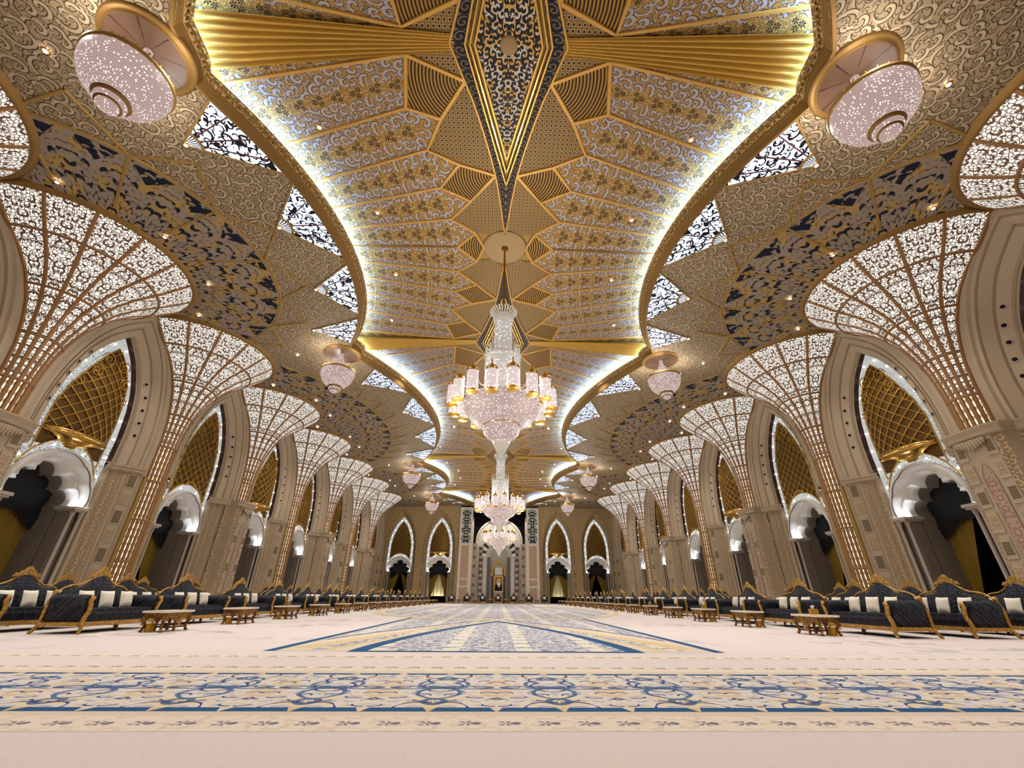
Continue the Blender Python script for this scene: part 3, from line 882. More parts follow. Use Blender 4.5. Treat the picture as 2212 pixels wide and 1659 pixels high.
# ---------------------------------------------------------------- side walls
RZ={'left':PI/2,'right':-PI/2}; SX={'left':-1,'right':1}
def place(side,y,x=XW): return (SX[side]*x,y,0),RZ[side]
def wallxf(side,y): return Matrix.Translation((SX[side]*XW,y,0))@Matrix.Rotation(RZ[side],4,'Z')
for side in ('left','right'):
    m=M()
    for j in range(8):
        st=len(m.v); arch_bay(m); m.xf(wallxf(side,Y(j+.5)),st)
        # black sheet painted for the unlit space behind the bay
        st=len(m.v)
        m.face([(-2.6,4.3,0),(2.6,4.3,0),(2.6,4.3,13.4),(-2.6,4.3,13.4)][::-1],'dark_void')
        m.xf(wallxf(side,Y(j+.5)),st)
    s=SX[side]
    m.box((s*(XW+.15),(Y0+Y(0)-.0)/2,6.75),(.3,P,13.5),'stone')
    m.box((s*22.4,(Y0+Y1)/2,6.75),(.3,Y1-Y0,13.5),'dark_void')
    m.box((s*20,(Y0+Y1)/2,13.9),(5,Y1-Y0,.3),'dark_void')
    struct(m.build('wall_'+side))
    for j in range(8):
        loc,rz=place(side,Y(j+.5)); k=j
        a=white_arch(None,'',loc,rz) if j==0 and side=='left' else dup(ARCH0,loc,rz)
        if j==0 and side=='left': ARCH0=a
        a['label']=f'white lobed horseshoe arch in the {ORD[j]} bay from the camera on the {side} wall'
        if j%2==1:      # bays with the gilt balcony
            b=screen('',loc,rz,True) if j==1 and side=='left' else dup(SCR0,loc,rz)
            if j==1 and side=='left': SCR0=b
            b['label']=f'bulging gilt lattice screen with balcony dish, {ORD[j]} bay from camera, {side} wall'
        else:
            b=screen('',loc,rz,False) if j==0 and side=='left' else dup(SCR1,loc,rz)
            if j==0 and side=='left': SCR1=b
            b['label']=f'flat gilt lattice screen with lit white border, {ORD[j]} bay from camera, {side} wall'
        c=curtain('',loc,rz) if j==0 and side=='left' else dup(CUR0,loc,rz)
        if j==0 and side=='left': CUR0=c
        c['label']=f'dark valance and gold drapes inside the {ORD[j]} arch from camera on {side} wall'
        c['group']='swagged curtains in the side arches'
# ---------------------------------------------------------------- fan columns
NP=8
def fan_parts(t,odd):
    z0=6.34 if odd else 0.0
    # panels with the lace pattern above 7.7, bead strips below
    zs=[7.6+ (13.45-7.6)*(k/22)**.9 for k in range(23)]
    dc=XA-XW
    for nm,zl,mt in (('lit_shell',zs,'fan_lattice'),('lit_shaft',[z0+(7.6-z0)*k/10 for k in range(11)],'shaft_strip')):
        m=M(); rows=[];L=[0]
        for k,z in enumerate(zl):
            r=rfan(z); a0=math.asin(min(.999,(dc)/r)) if r>dc else 0
            if k: L.append(L[-1]+math.hypot(z-zl[k-1],r-rfan(zl[k-1])))
            nseg=NP*4; row=[]
            for j in range(nseg+1):
                a=PI+a0+(PI-2*a0)*j/nseg; row.append((r*cos(a),dc+r*sin(a),z))
            rows.append(row)
        def uvf(i,j,zl=zl,L=L,mt=mt):
            r=rfan(zl[min(i,len(zl)-1)]); w_=PI*r/NP
            if mt=='shaft_strip': return (j/4*1.0,zl[min(i,len(zl)-1)])
            return (((j/4)%1)*w_-w_/2 if j%4 else -w_/2,L[min(i,len(L)-1)])
        if mt=='fan_lattice':
            # per-panel grids so that the pattern mirrors about each panel's middle
            for p in range(NP):
                sub=[r_[p*4:p*4+5] for r_ in rows]
                m.grid(sub,mt,lambda i,j,L=L:((j/4-.5)*PI*rfan(zs[min(i,len(zs)-1)])/NP,L[min(i,len(L)-1)]),True)
        else: m.grid(rows,mt,uvf,True)
        m.build(nm,t)
    rb=M()
    for p in range(NP+1):
        path=[];nr=[]
        zl=[z0]+([2,4,6] if not odd else [])+[7,7.6]+zs[1:]
        for z in zl:
            r=rfan(z); a0=math.asin(dc/r); a=PI+a0+(PI-2*a0)*p/NP
            path.append(((r+.01)*cos(a),dc+(r+.01)*sin(a),z)); sl=(rfan(z+.1)-rfan(z-.1))/.2 if z>.2 else 0
            v=Vector((cos(a),sin(a),-sl)).normalized(); nr.append(v)
        wd=.13 if 0<p<NP else .18
        rb.band(path,lambda i:nr[i],wd,.045,'rib_bronze')
    if not odd:      # gilt strips beside the shaft
        for sg in (1,-1): rb.box((sg*.66,-.05,3.0),(.14,.10,6.0),'gold_trim')
    rb.build('rib_frame',t)
    hp=M()
    for z in ([2.15,4.0,5.85] if not odd else [6.4])+[7.6,9.3,11.0,12.45]:
        r=rfan(z)+.02; a0=math.asin(dc/r); sl=(rfan(z+.1)-rfan(z-.1))/.2
        n=32; path=[(r*cos(PI+a0+(PI-2*a0)*j/n),dc+r*sin(PI+a0+(PI-2*a0)*j/n),z) for j in range(n+1)]
        hp.tube(path,.055,5,'rib_bronze',False)
    hp.build('hoops',t)
    rm=M(); prof=[(-.05,-.06),(.03,-.10),(.08,-.04),(.12,.0),(.15,.05),(.19,.08),(.19,.14)]
    rows=[]
    for q,zz in prof:
        r=3.86+q; a0=math.asin(dc/r); n=48
        rows.append([(max(-3.875,min(3.875,r*cos(PI+a0+(PI-2*a0)*j/n))),dc+r*sin(PI+a0+(PI-2*a0)*j/n),13.42+zz) for j in range(n+1)])
    rm.grid(rows,'gold_brown',None,True); rm.build('rim',t)
    if odd:
        c=M()
        out=lambda e:[(-1.98,.74-e),(-1.25,.12-e),(-1.02-e,-.02-e*.5),(-.94-e*.9,-.46-e*.6),(-.70,-.62-e),(.70,-.62-e),(.94+e*.9,-.46-e*.6),(1.02+e,-.02-e*.5),(1.25,.12-e),(1.98,.74-e)]
        c.grid([[(x,y,z) for x,y in out(e)] for z,e in ((5.98,-.02),(6.02,.05),(6.1,.08),(6.14,.04),(6.22,.07),(6.30,.12),(6.35,.12),(6.36,-.3))],'stone',None,False)
        c.face([(x,y,6.35) for x,y in out(.0)],'stone')
        for k in range(9):     # fluted shell under the capital
            x=-.44+.11*k; c.rev([(.0,-.36+abs(k-4)*.05),(.045,-.28+abs(k-4)*.04),(.065,0),(.05,.06)],8,'stone',c=(x,-.66,5.9))
        c.build('capital',t)
        p=M(); pl=[(-1.25,.16),(-1.02,.0),(-.92,-.42),(-.68,-.56),(.68,-.56),(.92,-.42),(1.02,.0),(1.25,.16)]
        L=[0]
        for a,b in zip(pl,pl[1:]): L.append(L[-1]+math.hypot(b[0]-a[0],b[1]-a[1]))
        p.grid([[(x,y,z) for x,y in pl] for z in (0,6.0)],'stone',lambda i,j:(L[min(j,len(L)-1)],i*6.0),False,mf=lambda i,j:'stone_carved' if j in (0,2,4,6) else 'stone')
        for sg in (1,-1):
            for q in range(7):
                zc=.72+q*.82; hz=.21
                p.box((sg*.50,-.575,zc),(.34,.05,.66),'stone'); x0=sg*.5
                p.face([(x0-.13,-.605,zc-hz),(x0+.13,-.605,zc-hz),(x0+.13,-.605,zc+hz),(x0-.13,-.605,zc+hz)],'tile_light' if q%2 else 'tile_dark',[(-.3,-.3),(.3,-.3),(.3,.3),(-.3,.3)])
        og=[(-.2,.3),(.2,.3),(.2,4.5),(.17,4.75),(.09,4.95),(0,5.12),(-.09,4.95),(-.17,4.75),(-.2,4.5)]
        p.face([(x,-.585,z) for x,z in og],'tile_rose',[(x,z) for x,z in og])
        p.tube([(x,-.59,z) for x,z in og+[og[0]]],.02,4,'stone',False)
        p.build('pier',t)
for side in ('left','right'):
    for i in range(0,8):
        loc,rz=place(side,Y(i)); odd=i%2==1
        base='fan_column'
        key=('F',odd)
        if side=='left' and i<2:
            t=thing(base,'', 'column',loc,rz); fan_parts(t,odd); KIDS[key]=t
        else: t=dup(KIDS[key],loc,rz)
        kind='lit lace fan column on a carved stone pier' if odd else 'lit lace fan column with beaded shaft to the floor'
        t['label']=f'{kind}, {ORD[i]} from the camera on {side} wall'; t['group']='fan columns along the side walls'
KIDS={k:v for k,v in KIDS.items() if not isinstance(k,tuple)}
# ---------------------------------------------------------------- ceiling
def build_ceiling():
    # side ceilings with blue sectors, star windows and gilt ribs
    m=M()
    for sg in (1,-1):
        rows=[]
        for y in YS:
            xi=xin(y)+.30; row=[]
            for k in range(9):
                x=XW+.3+(xi-XW-.3)*k/8; row.append((sg*x,y,zside(x)))
            rows.append(row)
        m.grid(rows,'side_scroll',None,False,flip=(sg<0))
    # blue sectors
    def sector(sg,yc,cx,R,a_lo,a_hi,mt,r0):
        n=40; rows=[]
        for k in range(n+1):
            a=a_lo+(a_hi-a_lo)*k/n; row=[]
            for q in range(7):
                r=r0+(R-r0)*q/6; x=cx-r*cos(a); y=yc+r*sin(a); row.append((sg*x,y,zside(x)-.02))
            rows.append(row)
        m.grid(rows,mt,lambda i,j:((a_lo+(a_hi-a_lo)*i/n)*R*.8,(R-r0)*(j/6-1)),False,flip=(sg>0))
    def ribline(pts,w_,dz=.035,mt='gold_trim'):
        P3=[(x,y,zside(x)-.012) for x,y in pts]; m.band(P3,lambda i:(0,0,-1),w_,dz,mt)
    def arcpts(sg,cx,yc,R,a0,a1,n=36): return [(sg*(cx-R*cos(a0+(a1-a0)*k/n)),yc+R*sin(a0+(a1-a0)*k/n)) for k in range(n+1)]
    def clampy(pts): return [(x,y) for x,y in pts if Y0<y<Y1 and abs(x)<XW]
    for sg in (1,-1):
        for yc,half in ((Y(1),7.75),(Y(3.5),11.625),(Y(6),7.75)):
            if half<8: cx,R=17.2,6.85; amx=1.36
            else: cx,R=24.7,15.1; amx=.75
            sector(sg,yc,cx,R,-amx,amx,'side_blue',max(2.6,R-7.5) if half>8 else 2.6)
            ribline(arcpts(sg,cx,yc,R,-amx,amx),.12)
            # radial ribs over the blue sector, carried on to a zig-zag towards the star windows
            ks=7 if half<8 else 10
            tips=[]
            for k in range(ks):
                a=-amx*.86+2*amx*.86*k/(ks-1)
                p0=(sg*(cx-R*cos(a)),yc+R*sin(a)); r1=R-2.9
                p1=(sg*(cx-r1*cos(a)),yc+r1*sin(a)); 
                if abs(p1[0])<XW: ribline([p1,p0],.11)
                tips.append((a,p0))
            for (a,p),(b,q) in zip(tips,tips[1:]):
                am=(a+b)/2; r2=R+1.35; 
                if abs(cx-r2*cos(am))-.6>xin(yc+r2*sin(am)):
                    v=(sg*(cx-r2*cos(am)),yc+r2*sin(am)); ribline([p,v],.10); ribline([v,q],.10)
        # end sectors
        for yc in (Y(-1),Y(8)):
            cx,R=17.2,6.85
            a0,a1=(0,1.36) if yc<5 else (-1.36,0)
            sector(sg,yc,cx,R,a0,a1,'side_blue',2.6); ribline(arcpts(sg,cx,yc,R,a0,a1),.12)
        # star windows
        def star(ya,yb,tipx,tipy):
            n=10; base=[]
            for k in range(n+1):
                y=ya+(yb-ya)*k/n; base.append((sg*(xin(y)+.30),y))
            z=lambda x:zside(x)-.018
            tw=.55; A,B=base[0],base[-1]; tx,ty=sg*tipx,tipy
            def cut(Q): 
                d=math.hypot(Q[0]-tx,Q[1]-ty); f=min(.45,.62/d); return (tx+(Q[0]-tx)*f,ty+(Q[1]-ty)*f)
            a2,b2=cut(A),cut(B)
            mid=[((base[k][0]+tx)/2*0+0,0) for k in range(1)]
            fan=[]     # scalloped end round the little corner fan
            aa=math.atan2(a2[1]-ty,a2[0]-tx); bb=math.atan2(b2[1]-ty,b2[0]-tx)
            while bb-aa>PI: bb-=2*PI
            while bb-aa<-PI: bb+=2*PI
            rr=.60
            for k in range(9):
                an=aa+(bb-aa)*k/8; fan.append((tx+rr*cos(an),ty+rr*sin(an)))
            rows=[[(x,y,z(x)) for x,y in [base[int(round(k*n/8))] for k in range(9)]],[(x,y,z(x)) for x,y in fan]]
            m.grid(rows,'star_glass',None,False,flip=(sg>0))
            # corner fan: dark with white rays
            for k in range(16):
                an=aa+(bb-aa)*k/16; an2=aa+(bb-aa)*(k+1)/16
                m.face([(tx+.1*cos(an),ty+.1*sin(an),z(tx)-.004),(tx+.54*cos(an),ty+.54*sin(an),z(tx)-.004),(tx+.54*cos(an2),ty+.54*sin(an2),z(tx)-.004)],'star_rays' if k%2 else 'hole')
            ribline(fan,.07,.06); ribline([A,(tx,ty)],.07); ribline([B,(tx,ty)],.07)
            LAMPS.append((sg*(tipx-.12),tipy))
            for k in (2,4,6): ribline([fan[k],base[int(round(k*n/8))]],.045,.03,'mullion')
        for yc,half in ((Y(1),7.75),(Y(3.5),11.625),(Y(6),7.75)):
            k=half/7.75
            for s2 in (1,-1):
                star(yc-s2*6.62*k if k<1.2 else yc-s2*9.9,yc-s2*4.15*k,xin(yc-s2*5.3*k)+2.7,yc-s2*5.2*k)
                star(yc-s2*3.9*k,yc-s2*.12,xin(yc-s2*1.9*k)+2.3,yc-s2*1.85*k)
        for c0,s2 in ((Y(0),-1),(Y(7),1)):
            star(c0+s2*1.9,c0+s2*3.8,xin(c0+s2*2.8)+2.0,c0+s2*3.2)
            star(c0+s2*4.1,c0+s2*6.2,xin(c0+s2*5.)+2.0,c0+s2*5.4)
    o=m.build('ceiling'); struct(o)
    # vault skin above
    v=M()
    for sg in (1,-1):
        rows=[]
        for y in YS:
            xo=xin(y)+.6; rows.append([(sg*xo*k/8,y,zv(xo*k/8)) for k in range(9)]+[(sg*(xo+.02),y,13.9)])
        v.grid(rows,'gold_trim',None,True,flip=(sg>0),mf=lambda i,j:'white_plaster' if j==8 else 'gold_trim')
    vo=v.build('ceiling_vault'); struct(vo)
    # cornice (gilt cove with carved lip) and hidden led strip
    for sg,nm in ((-1,'left'),(1,'right')):
        pts,nr=edge_normals(sg); c=M()
        prof=[(.37,13.74),(.36,13.66),(.27,13.66),(.26,13.70),(.25,13.74),(.20,13.90),(.17,13.96),(.17,14.0),(.14,14.0),(.12,14.03),(.05,14.16),(.0,14.20),(.0,14.25),(.05,14.25),(.06,14.05)]
        mats=['gold_brown']*7+['gold_trim','gold_carved','gold_carved','gold_carved','gold_trim','gold_trim','gold_trim']
        L=[0]
        for a,b in zip(pts,pts[1:]): L.append(L[-1]+math.hypot(b[0]-a[0],b[1]-a[1]))
        rows=[[(x+n_[0]*o_,y+n_[1]*o_,z) for o_,z in prof] for (x,y),n_ in zip(pts,nr)]
        c.grid(rows,'gold_trim',lambda i,j:(L[min(i,len(L)-1)],j*.1),False,flip=(sg>0),mf=lambda i,j:mats[j])
        # row of carved eggs
        acc=0
        for k in range(1,len(pts)):
            seg=math.hypot(pts[k][0]-pts[k-1][0],pts[k][1]-pts[k-1][1]); y=pts[k][1]
            step=.17 if y<24 else 9e9
            while acc<seg:
                f=acc/seg; x=pts[k-1][0]+(pts[k][0]-pts[k-1][0])*f; yy=pts[k-1][1]+(y-pts[k-1][1])*f
                if step<1: c.ball((x+nr[k][0]*.09,yy+nr[k][1]*.09,14.08),.055,'gold_trim',6,4,1.3)
                acc+=step
                if step>1: break
            acc=max(0,acc-seg) if step<1 else 0
        co=c.build('cornice'); tag(co,f'gilt scalloped cornice edging the glowing vault on the {nm} side','cornice','gilt cornices of the vault')
        l=M(); rows=[[(x+n_[0]*o_,y+n_[1]*o_,z) for o_,z in ((.26,14.16),(.26,14.20),(.34,14.20),(.34,14.16))] for (x,y),n_ in zip(pts,nr)]
        l.grid(rows,'cove_led',None,False); l.build('led_strip',co)
LAMPS=[]
@mat
def gold_flute(g): return g.bsdf(c3(204,164,78),.35,.25)
@mat
def mullion(g): return g.bsdf(c3(96,60,52),.5)
@mat
def star_rays(g): return g.bsdf(c3(200,205,215),.4,0,c3(226,238,255),1.2)
build_ceiling()
# ---- ornament of the vault: diamonds, fluted bands, petals, tiles
def dcurve(d):     # half width of the diamond's outer edge at distance d from the cusp line
    return interp([(0,1.68),(.9,1.34),(1.5,1.1),(2.4,.82),(3.3,.58),(4.2,.38),(5.2,.23),(6.3,.10),(6.9,.0)],d)
def vault_ornament():
    m=M(); W_=lambda x,y,e=.03:(x,y,zv(x)-e)
    ribs=[]
    def rib(pts,w_=.12,h=.05):
        path=[]
        for (x0,y0),(x1,y1) in zip(pts,pts[1:]):
            n=max(2,int(math.hypot(x1-x0,y1-y0)/.7))
            for k in range(n): path.append((x0+(x1-x0)*k/n,y0+(y1-y0)*k/n))
        path.append(pts[-1]); m.band([W_(x,y,.035) for x,y in path],lambda i:(0,0,-1),w_*1.15,h,'gold_rib')
    def patch(poly,mt,o=None):
        cx=sum(p[0] for p in poly)/len(poly); cy_=sum(p[1] for p in poly)/len(poly); o=o or poly[0]
        n=len(poly)
        # subdivide fan so that it follows the curve of the vault
        for i in range(n):
            a,b=poly[i],poly[(i+1)%n]
            tri=[(cx,cy_),a,b]
            q=3
            P_=lambda u,v:(tri[0][0]+(tri[1][0]-tri[0][0])*u+(tri[2][0]-tri[0][0])*v,tri[0][1]+(tri[1][1]-tri[0][1])*u+(tri[2][1]-tri[0][1])*v)
            for u in range(q):
                for v_ in range(q-u):
                    t=[P_(u/q,v_/q),P_((u+1)/q,v_/q),P_(u/q,(v_+1)/q)]
                    m.face([W_(*p) for p in t],mt,[(p[0]-o[0],p[1]-o[1]) for p in t])
                    if v_<q-u-1:
                        t=[P_((u+1)/q,v_/q),P_((u+1)/q,(v_+1)/q),P_(u/q,(v_+1)/q)]
                        m.face([W_(*p) for p in t],mt,[(p[0]-o[0],p[1]-o[1]) for p in t])
    def petal(a,b,c,d):
        """a,b inner ends; c,d outer ends; pattern runs along"""
        n=12;k=4; rows=[];la=math.hypot((c[0]+d[0]-a[0]-b[0])/2,(c[1]+d[1]-a[1]-b[1])/2)
        for i in range(n+1):
            f=i/n; p=(a[0]+(d[0]-a[0])*f,a[1]+(d[1]-a[1])*f); q=(b[0]+(c[0]-b[0])*f,b[1]+(c[1]-b[1])*f)
            rows.append([W_(p[0]+(q[0]-p[0])*j/k,p[1]+(q[1]-p[1])*j/k) for j in range(k+1)])
        wd=math.hypot(c[0]-d[0],c[1]-d[1])
        m.grid(rows,'vault_petal',lambda i,j:(i/n*la,(j/k-.5)*wd),False)
    for yc,half in ((Y(1),7.75),(Y(3.5),11.625),(Y(6),7.75)):
        k=half/7.75
        for sx in (1,-1):
            for sy in (1,-1):
                T=lambda x,dy:(sx*x,yc+sy*dy*k)
                # tile pieces (given for the quarter with dy<0)
                D=lambda dy:(sx*dcurve(abs(half-abs(dy)*k)),yc+sy*dy*k)
                K1=[T(2.98,-7.42),D(-6.77),T(2.18,-5.62),T(3.26,-5.94)]
                Z=[T(2.78,-4.54),T(2.50,-3.05),T(2.24,-1.56),T(2.12,0)]
                K2=[D(-3.62),T(1.71,-4.02),Z[1],T(1.38,-2.47)]
                K3=[T(.93,0),T(1.28,-.84),Z[3]]
                patch(K1,'vault_striped',K1[1]); patch(K2,'vault_striped',K2[0]); patch(K3,'vault_striped',T(0,0))
                dl=[D(-6.77+ (6.77-3.62)*q/5) for q in range(6)]
                patch(dl+[K2[1],Z[0],K1[2]],'vault_dotted')
                dl=[D(-3.62+(3.62-1.6)*q/4) for q in range(5)]
                patch(dl+[T(.02,-1.2),T(.62,-.72),K3[1],Z[2],K2[3]],'vault_dotted')
                patch([D(-7.7),T(2.9,-7.6),K1[0],K1[1]],'vault_dotted')
                for tri in ((K1[3],K1[2],Z[0]),(Z[0],K2[1],Z[1]),(Z[1],K2[3],Z[2]),(Z[2],K3[1],Z[3])): patch(list(tri),'vault_scroll')
                rib([K1[1],K1[0]]); rib([K1[0],K1[3]]); rib([K1[3],K1[2]]); rib([K1[1],K1[2],Z[0],K2[1],K2[0]])
                rib([K2[1],Z[1],K2[3],K2[0]]); rib([K2[3],Z[2],K3[1]]); rib([K3[1],Z[3]]); rib([K3[1],T(.93,0)]) 
                # petals
                ins=[T(2.9,-7.55),K1[3],Z[0],Z[1],Z[2],Z[3]]
                ends=[-6.55,-4.62,-3.15,-1.95,-.95,0]
                outs=[(sx*(xin(yc+sy*e*k)+.3),yc+sy*e*k) for e in ends]
                ins2=[K1[0]]+ins[1:]
                for q in range(5):
                    petal(ins2[q],ins2[q+1],outs[q+1],outs[q])
                petal(T(2.95,-7.70),ins2[0],outs[0],(sx*8.45,yc-sy*(half-.45)))
                for q in range(6): rib([ins2[q],outs[q]],.10,.045)
                # little triangles between zig and petals are already covered by the tiles
    # end half-bays
    for c0,s2 in ((Y(0),-1),(Y(7),1)):
        for sx in (1,-1):
            T=lambda x,d:(sx*x,c0+s2*d)
            D=lambda d:(sx*dcurve(d),c0+s2*d)
            K1=[T(2.98,.33),D(.98),T(2.18,2.13),T(3.26,1.81)]; Z0=T(2.78,3.21)
            patch(K1,'vault_striped',K1[1]); patch([D(.98+.6*q) for q in range(7)]+[T(.36,5.6),T(1.71,3.75),Z0,K1[2]],'vault_dotted')
            patch([T(.1,7.6),T(.36,5.6),T(1.71,3.75),Z0,T(2.5,7.6)],'vault_dotted')
            rib([K1[1],K1[0],K1[3],K1[2],K1[1]]); rib([K1[2],Z0,T(1.71,3.75),T(.36,5.6)]); rib([Z0,T(2.5,7.6)])
            patch([D(.05),T(2.9,.15),K1[0],K1[1]],'vault_dotted')
            outs=[(sx*(xin(c0+s2*e)+.3),c0+s2*e) for e in (1.2,3.,5.2,7.6)]
            ins=[K1[0],K1[3],Z0,T(2.5,7.6)]
            petal(T(2.95,.15),K1[0],outs[0],(sx*8.45,c0+s2*.45))
            for q in range(3): petal(ins[q],ins[q+1],outs[q+1],outs[q]); 
            for q in range(4): rib([ins[q],outs[q]],.1,.045)
    o=m.build('ceiling_ornament'); struct(o)
    # fluted bands and diamonds
    for ci,c0 in enumerate(CUSPS):
        for sx,nm in ((-1,'left'),(1,'right')):
            b=M(); n=14; rows=[]; K=56
            for i in range(n+1):
                f=i/n; x=1.55+(8.95-1.55)*f; hw=.22+.54*f**1.1; row=[]
                for j in range(K+1):
                    t=-1+2*j/K; row.append((sx*x,c0+hw*t,zv(x)-.04-.24*(f*.85+.15)*abs(sin(t*PI*3.5))))
                rows.append(row)
            b.grid(rows,'gold_flute',None,True,flip=(sx>0)); bo=b.build('fluted_band')
            tag(bo,f'fluted gold band spreading from the {ORD[ci]} ceiling diamond to the {nm} cornice cusp','band','fluted gold bands across the vault')
        t=thing('ceiling_diamond',f'{ORD[ci]} navy bordered long diamond panel of the vault counted from the camera','panel',(0,c0,0),0,'long diamond panels of the vault')
        m=M(); n=28
        for sx in (1,-1):
            for sy in (1,-1):
                rows=[]
                for i in range(n+1):
                    d=6.9*i/n; xo=dcurve(d); xi=max(0,1.18*(1-d/4.25)) ; xi=min(xi+.0,xo)
                    rows.append([(sx*(xi+(xo-xi)*j/2),sy*d,14.8-.07) for j in range(3)])
                m.grid(rows,'vault_navy_border',lambda i,j:(6.9*i/n,(j-1)*1.0),False,flip=(sx*sy>0))
        m.build('navy_border',t)
        e=M()
        for sx in (1,-1):
            for sy in (1,-1):
                e.band([(sx*dcurve(6.9*i/n),sy*6.9*i/n,14.74) for i in range(n+1)],lambda i:(0,0,-1),.08,.05,'gold_rib')
                for off in (1.24,1.10,.96):
                    e.band([(sx*off,0,14.72),(0,sy*off*3.62,14.72)],lambda i:(0,0,-1),.075,.06,'gold_polished' if off==1.10 else 'gold')
        e.build('gilt_frame',t)
        g=M(); pts=[(1.0,0),(0,3.55),(-1.0,0),(0,-3.55)]
        g.face([(x,y,14.70) for x,y in pts][::-1],'vault_blackwhite',pts[::-1]); g.build('arabesque_panel',t)
        r=M(); r.rev([(0,0),(.2,-.02),(.24,0),(.26,.03)],24,'medallion',c=(0,0,14.685)); r.build('rosette',t)
vault_ornament()
# ---------------------------------------------------------------- near wall behind the camera, far wall
m=M(); m.box((0,Y0-.2,7.2),(45,.3,15.2),'stone'); struct(m.build('wall_back'))
def end_wall():
    m=M(); ocE=[(2.55,0),(2.55,6.3),(2.5,7.9),(2.24,9.5),(1.78,10.9),(1.2,12.0),(.52,12.8),(0,13.25)]
    for xc,a,b in ((-15.1,3.0,2.5),(-9.1,3.0,3.0),(9.1,3.0,3.0),(15.1,2.5,3.0)):
        st=len(m.v); arch_bay(m,a,13.8,ocE,'stone_gold_carved',b); m.xf(Matrix.Translation((xc,Y1,0)),st)
    # upper wall and spandrels
    m.box((0,Y1+6,7.5),(45,.2,16),'dark_void')
    m.box((0,Y1+.05,14.4),(36,.2,1.3),'stone_gold_carved')
    struct(m.build('wall_front'))
end_wall()
for k,xc in enumerate((-15.1,-9.1,9.1,15.1)):
    nm=('outer left','inner left','inner right','outer right')[k]
    a=dup(ARCH0,(xc,Y1,0),0,f'white lobed horseshoe arch of the {nm} bay in the far end wall')
    b=dup(SCR0 if k in (1,2) else SCR1,(xc,Y1,0),0,f'gilt lattice screen of the {nm} pointed arch in the far end wall')
    c=dup(CUR0,(xc,Y1,0),0,f'gold drapes under dark swags in the {nm} arch of the far wall'); c['group']='curtains in the far wall arches'
# pale sheers behind the two inner arches of the far wall
for xc,nm in ((-9.1,'left'),(9.1,'right')):
    m=M(); rows=[[(-1.4+2.8*i/30,3.0+.05*sin(i*1.3),.9+3.2*j/4) for i in range(31)] for j in range(5)]
    m.grid(rows,'cloth_sheer',None,True); o=m.build('sheer_curtain',loc=(xc,Y1,0)); tag(o,f'pale lit sheer hanging behind the drapes of the inner {nm} far arch','curtain','sheers in the far wall arches')
    ld=bpy.data.lights.new('alcove_lamp','AREA'); ld.energy=90 if xc<0 else 35; ld.size=.8; ld.color=(1,.93,.75); lo=bpy.data.objects.new('alcove_lamp',ld); COL.objects.link(lo); lo.location=(xc,Y1+2.85,.35); lo.rotation_euler=(math.radians(200),0,0)
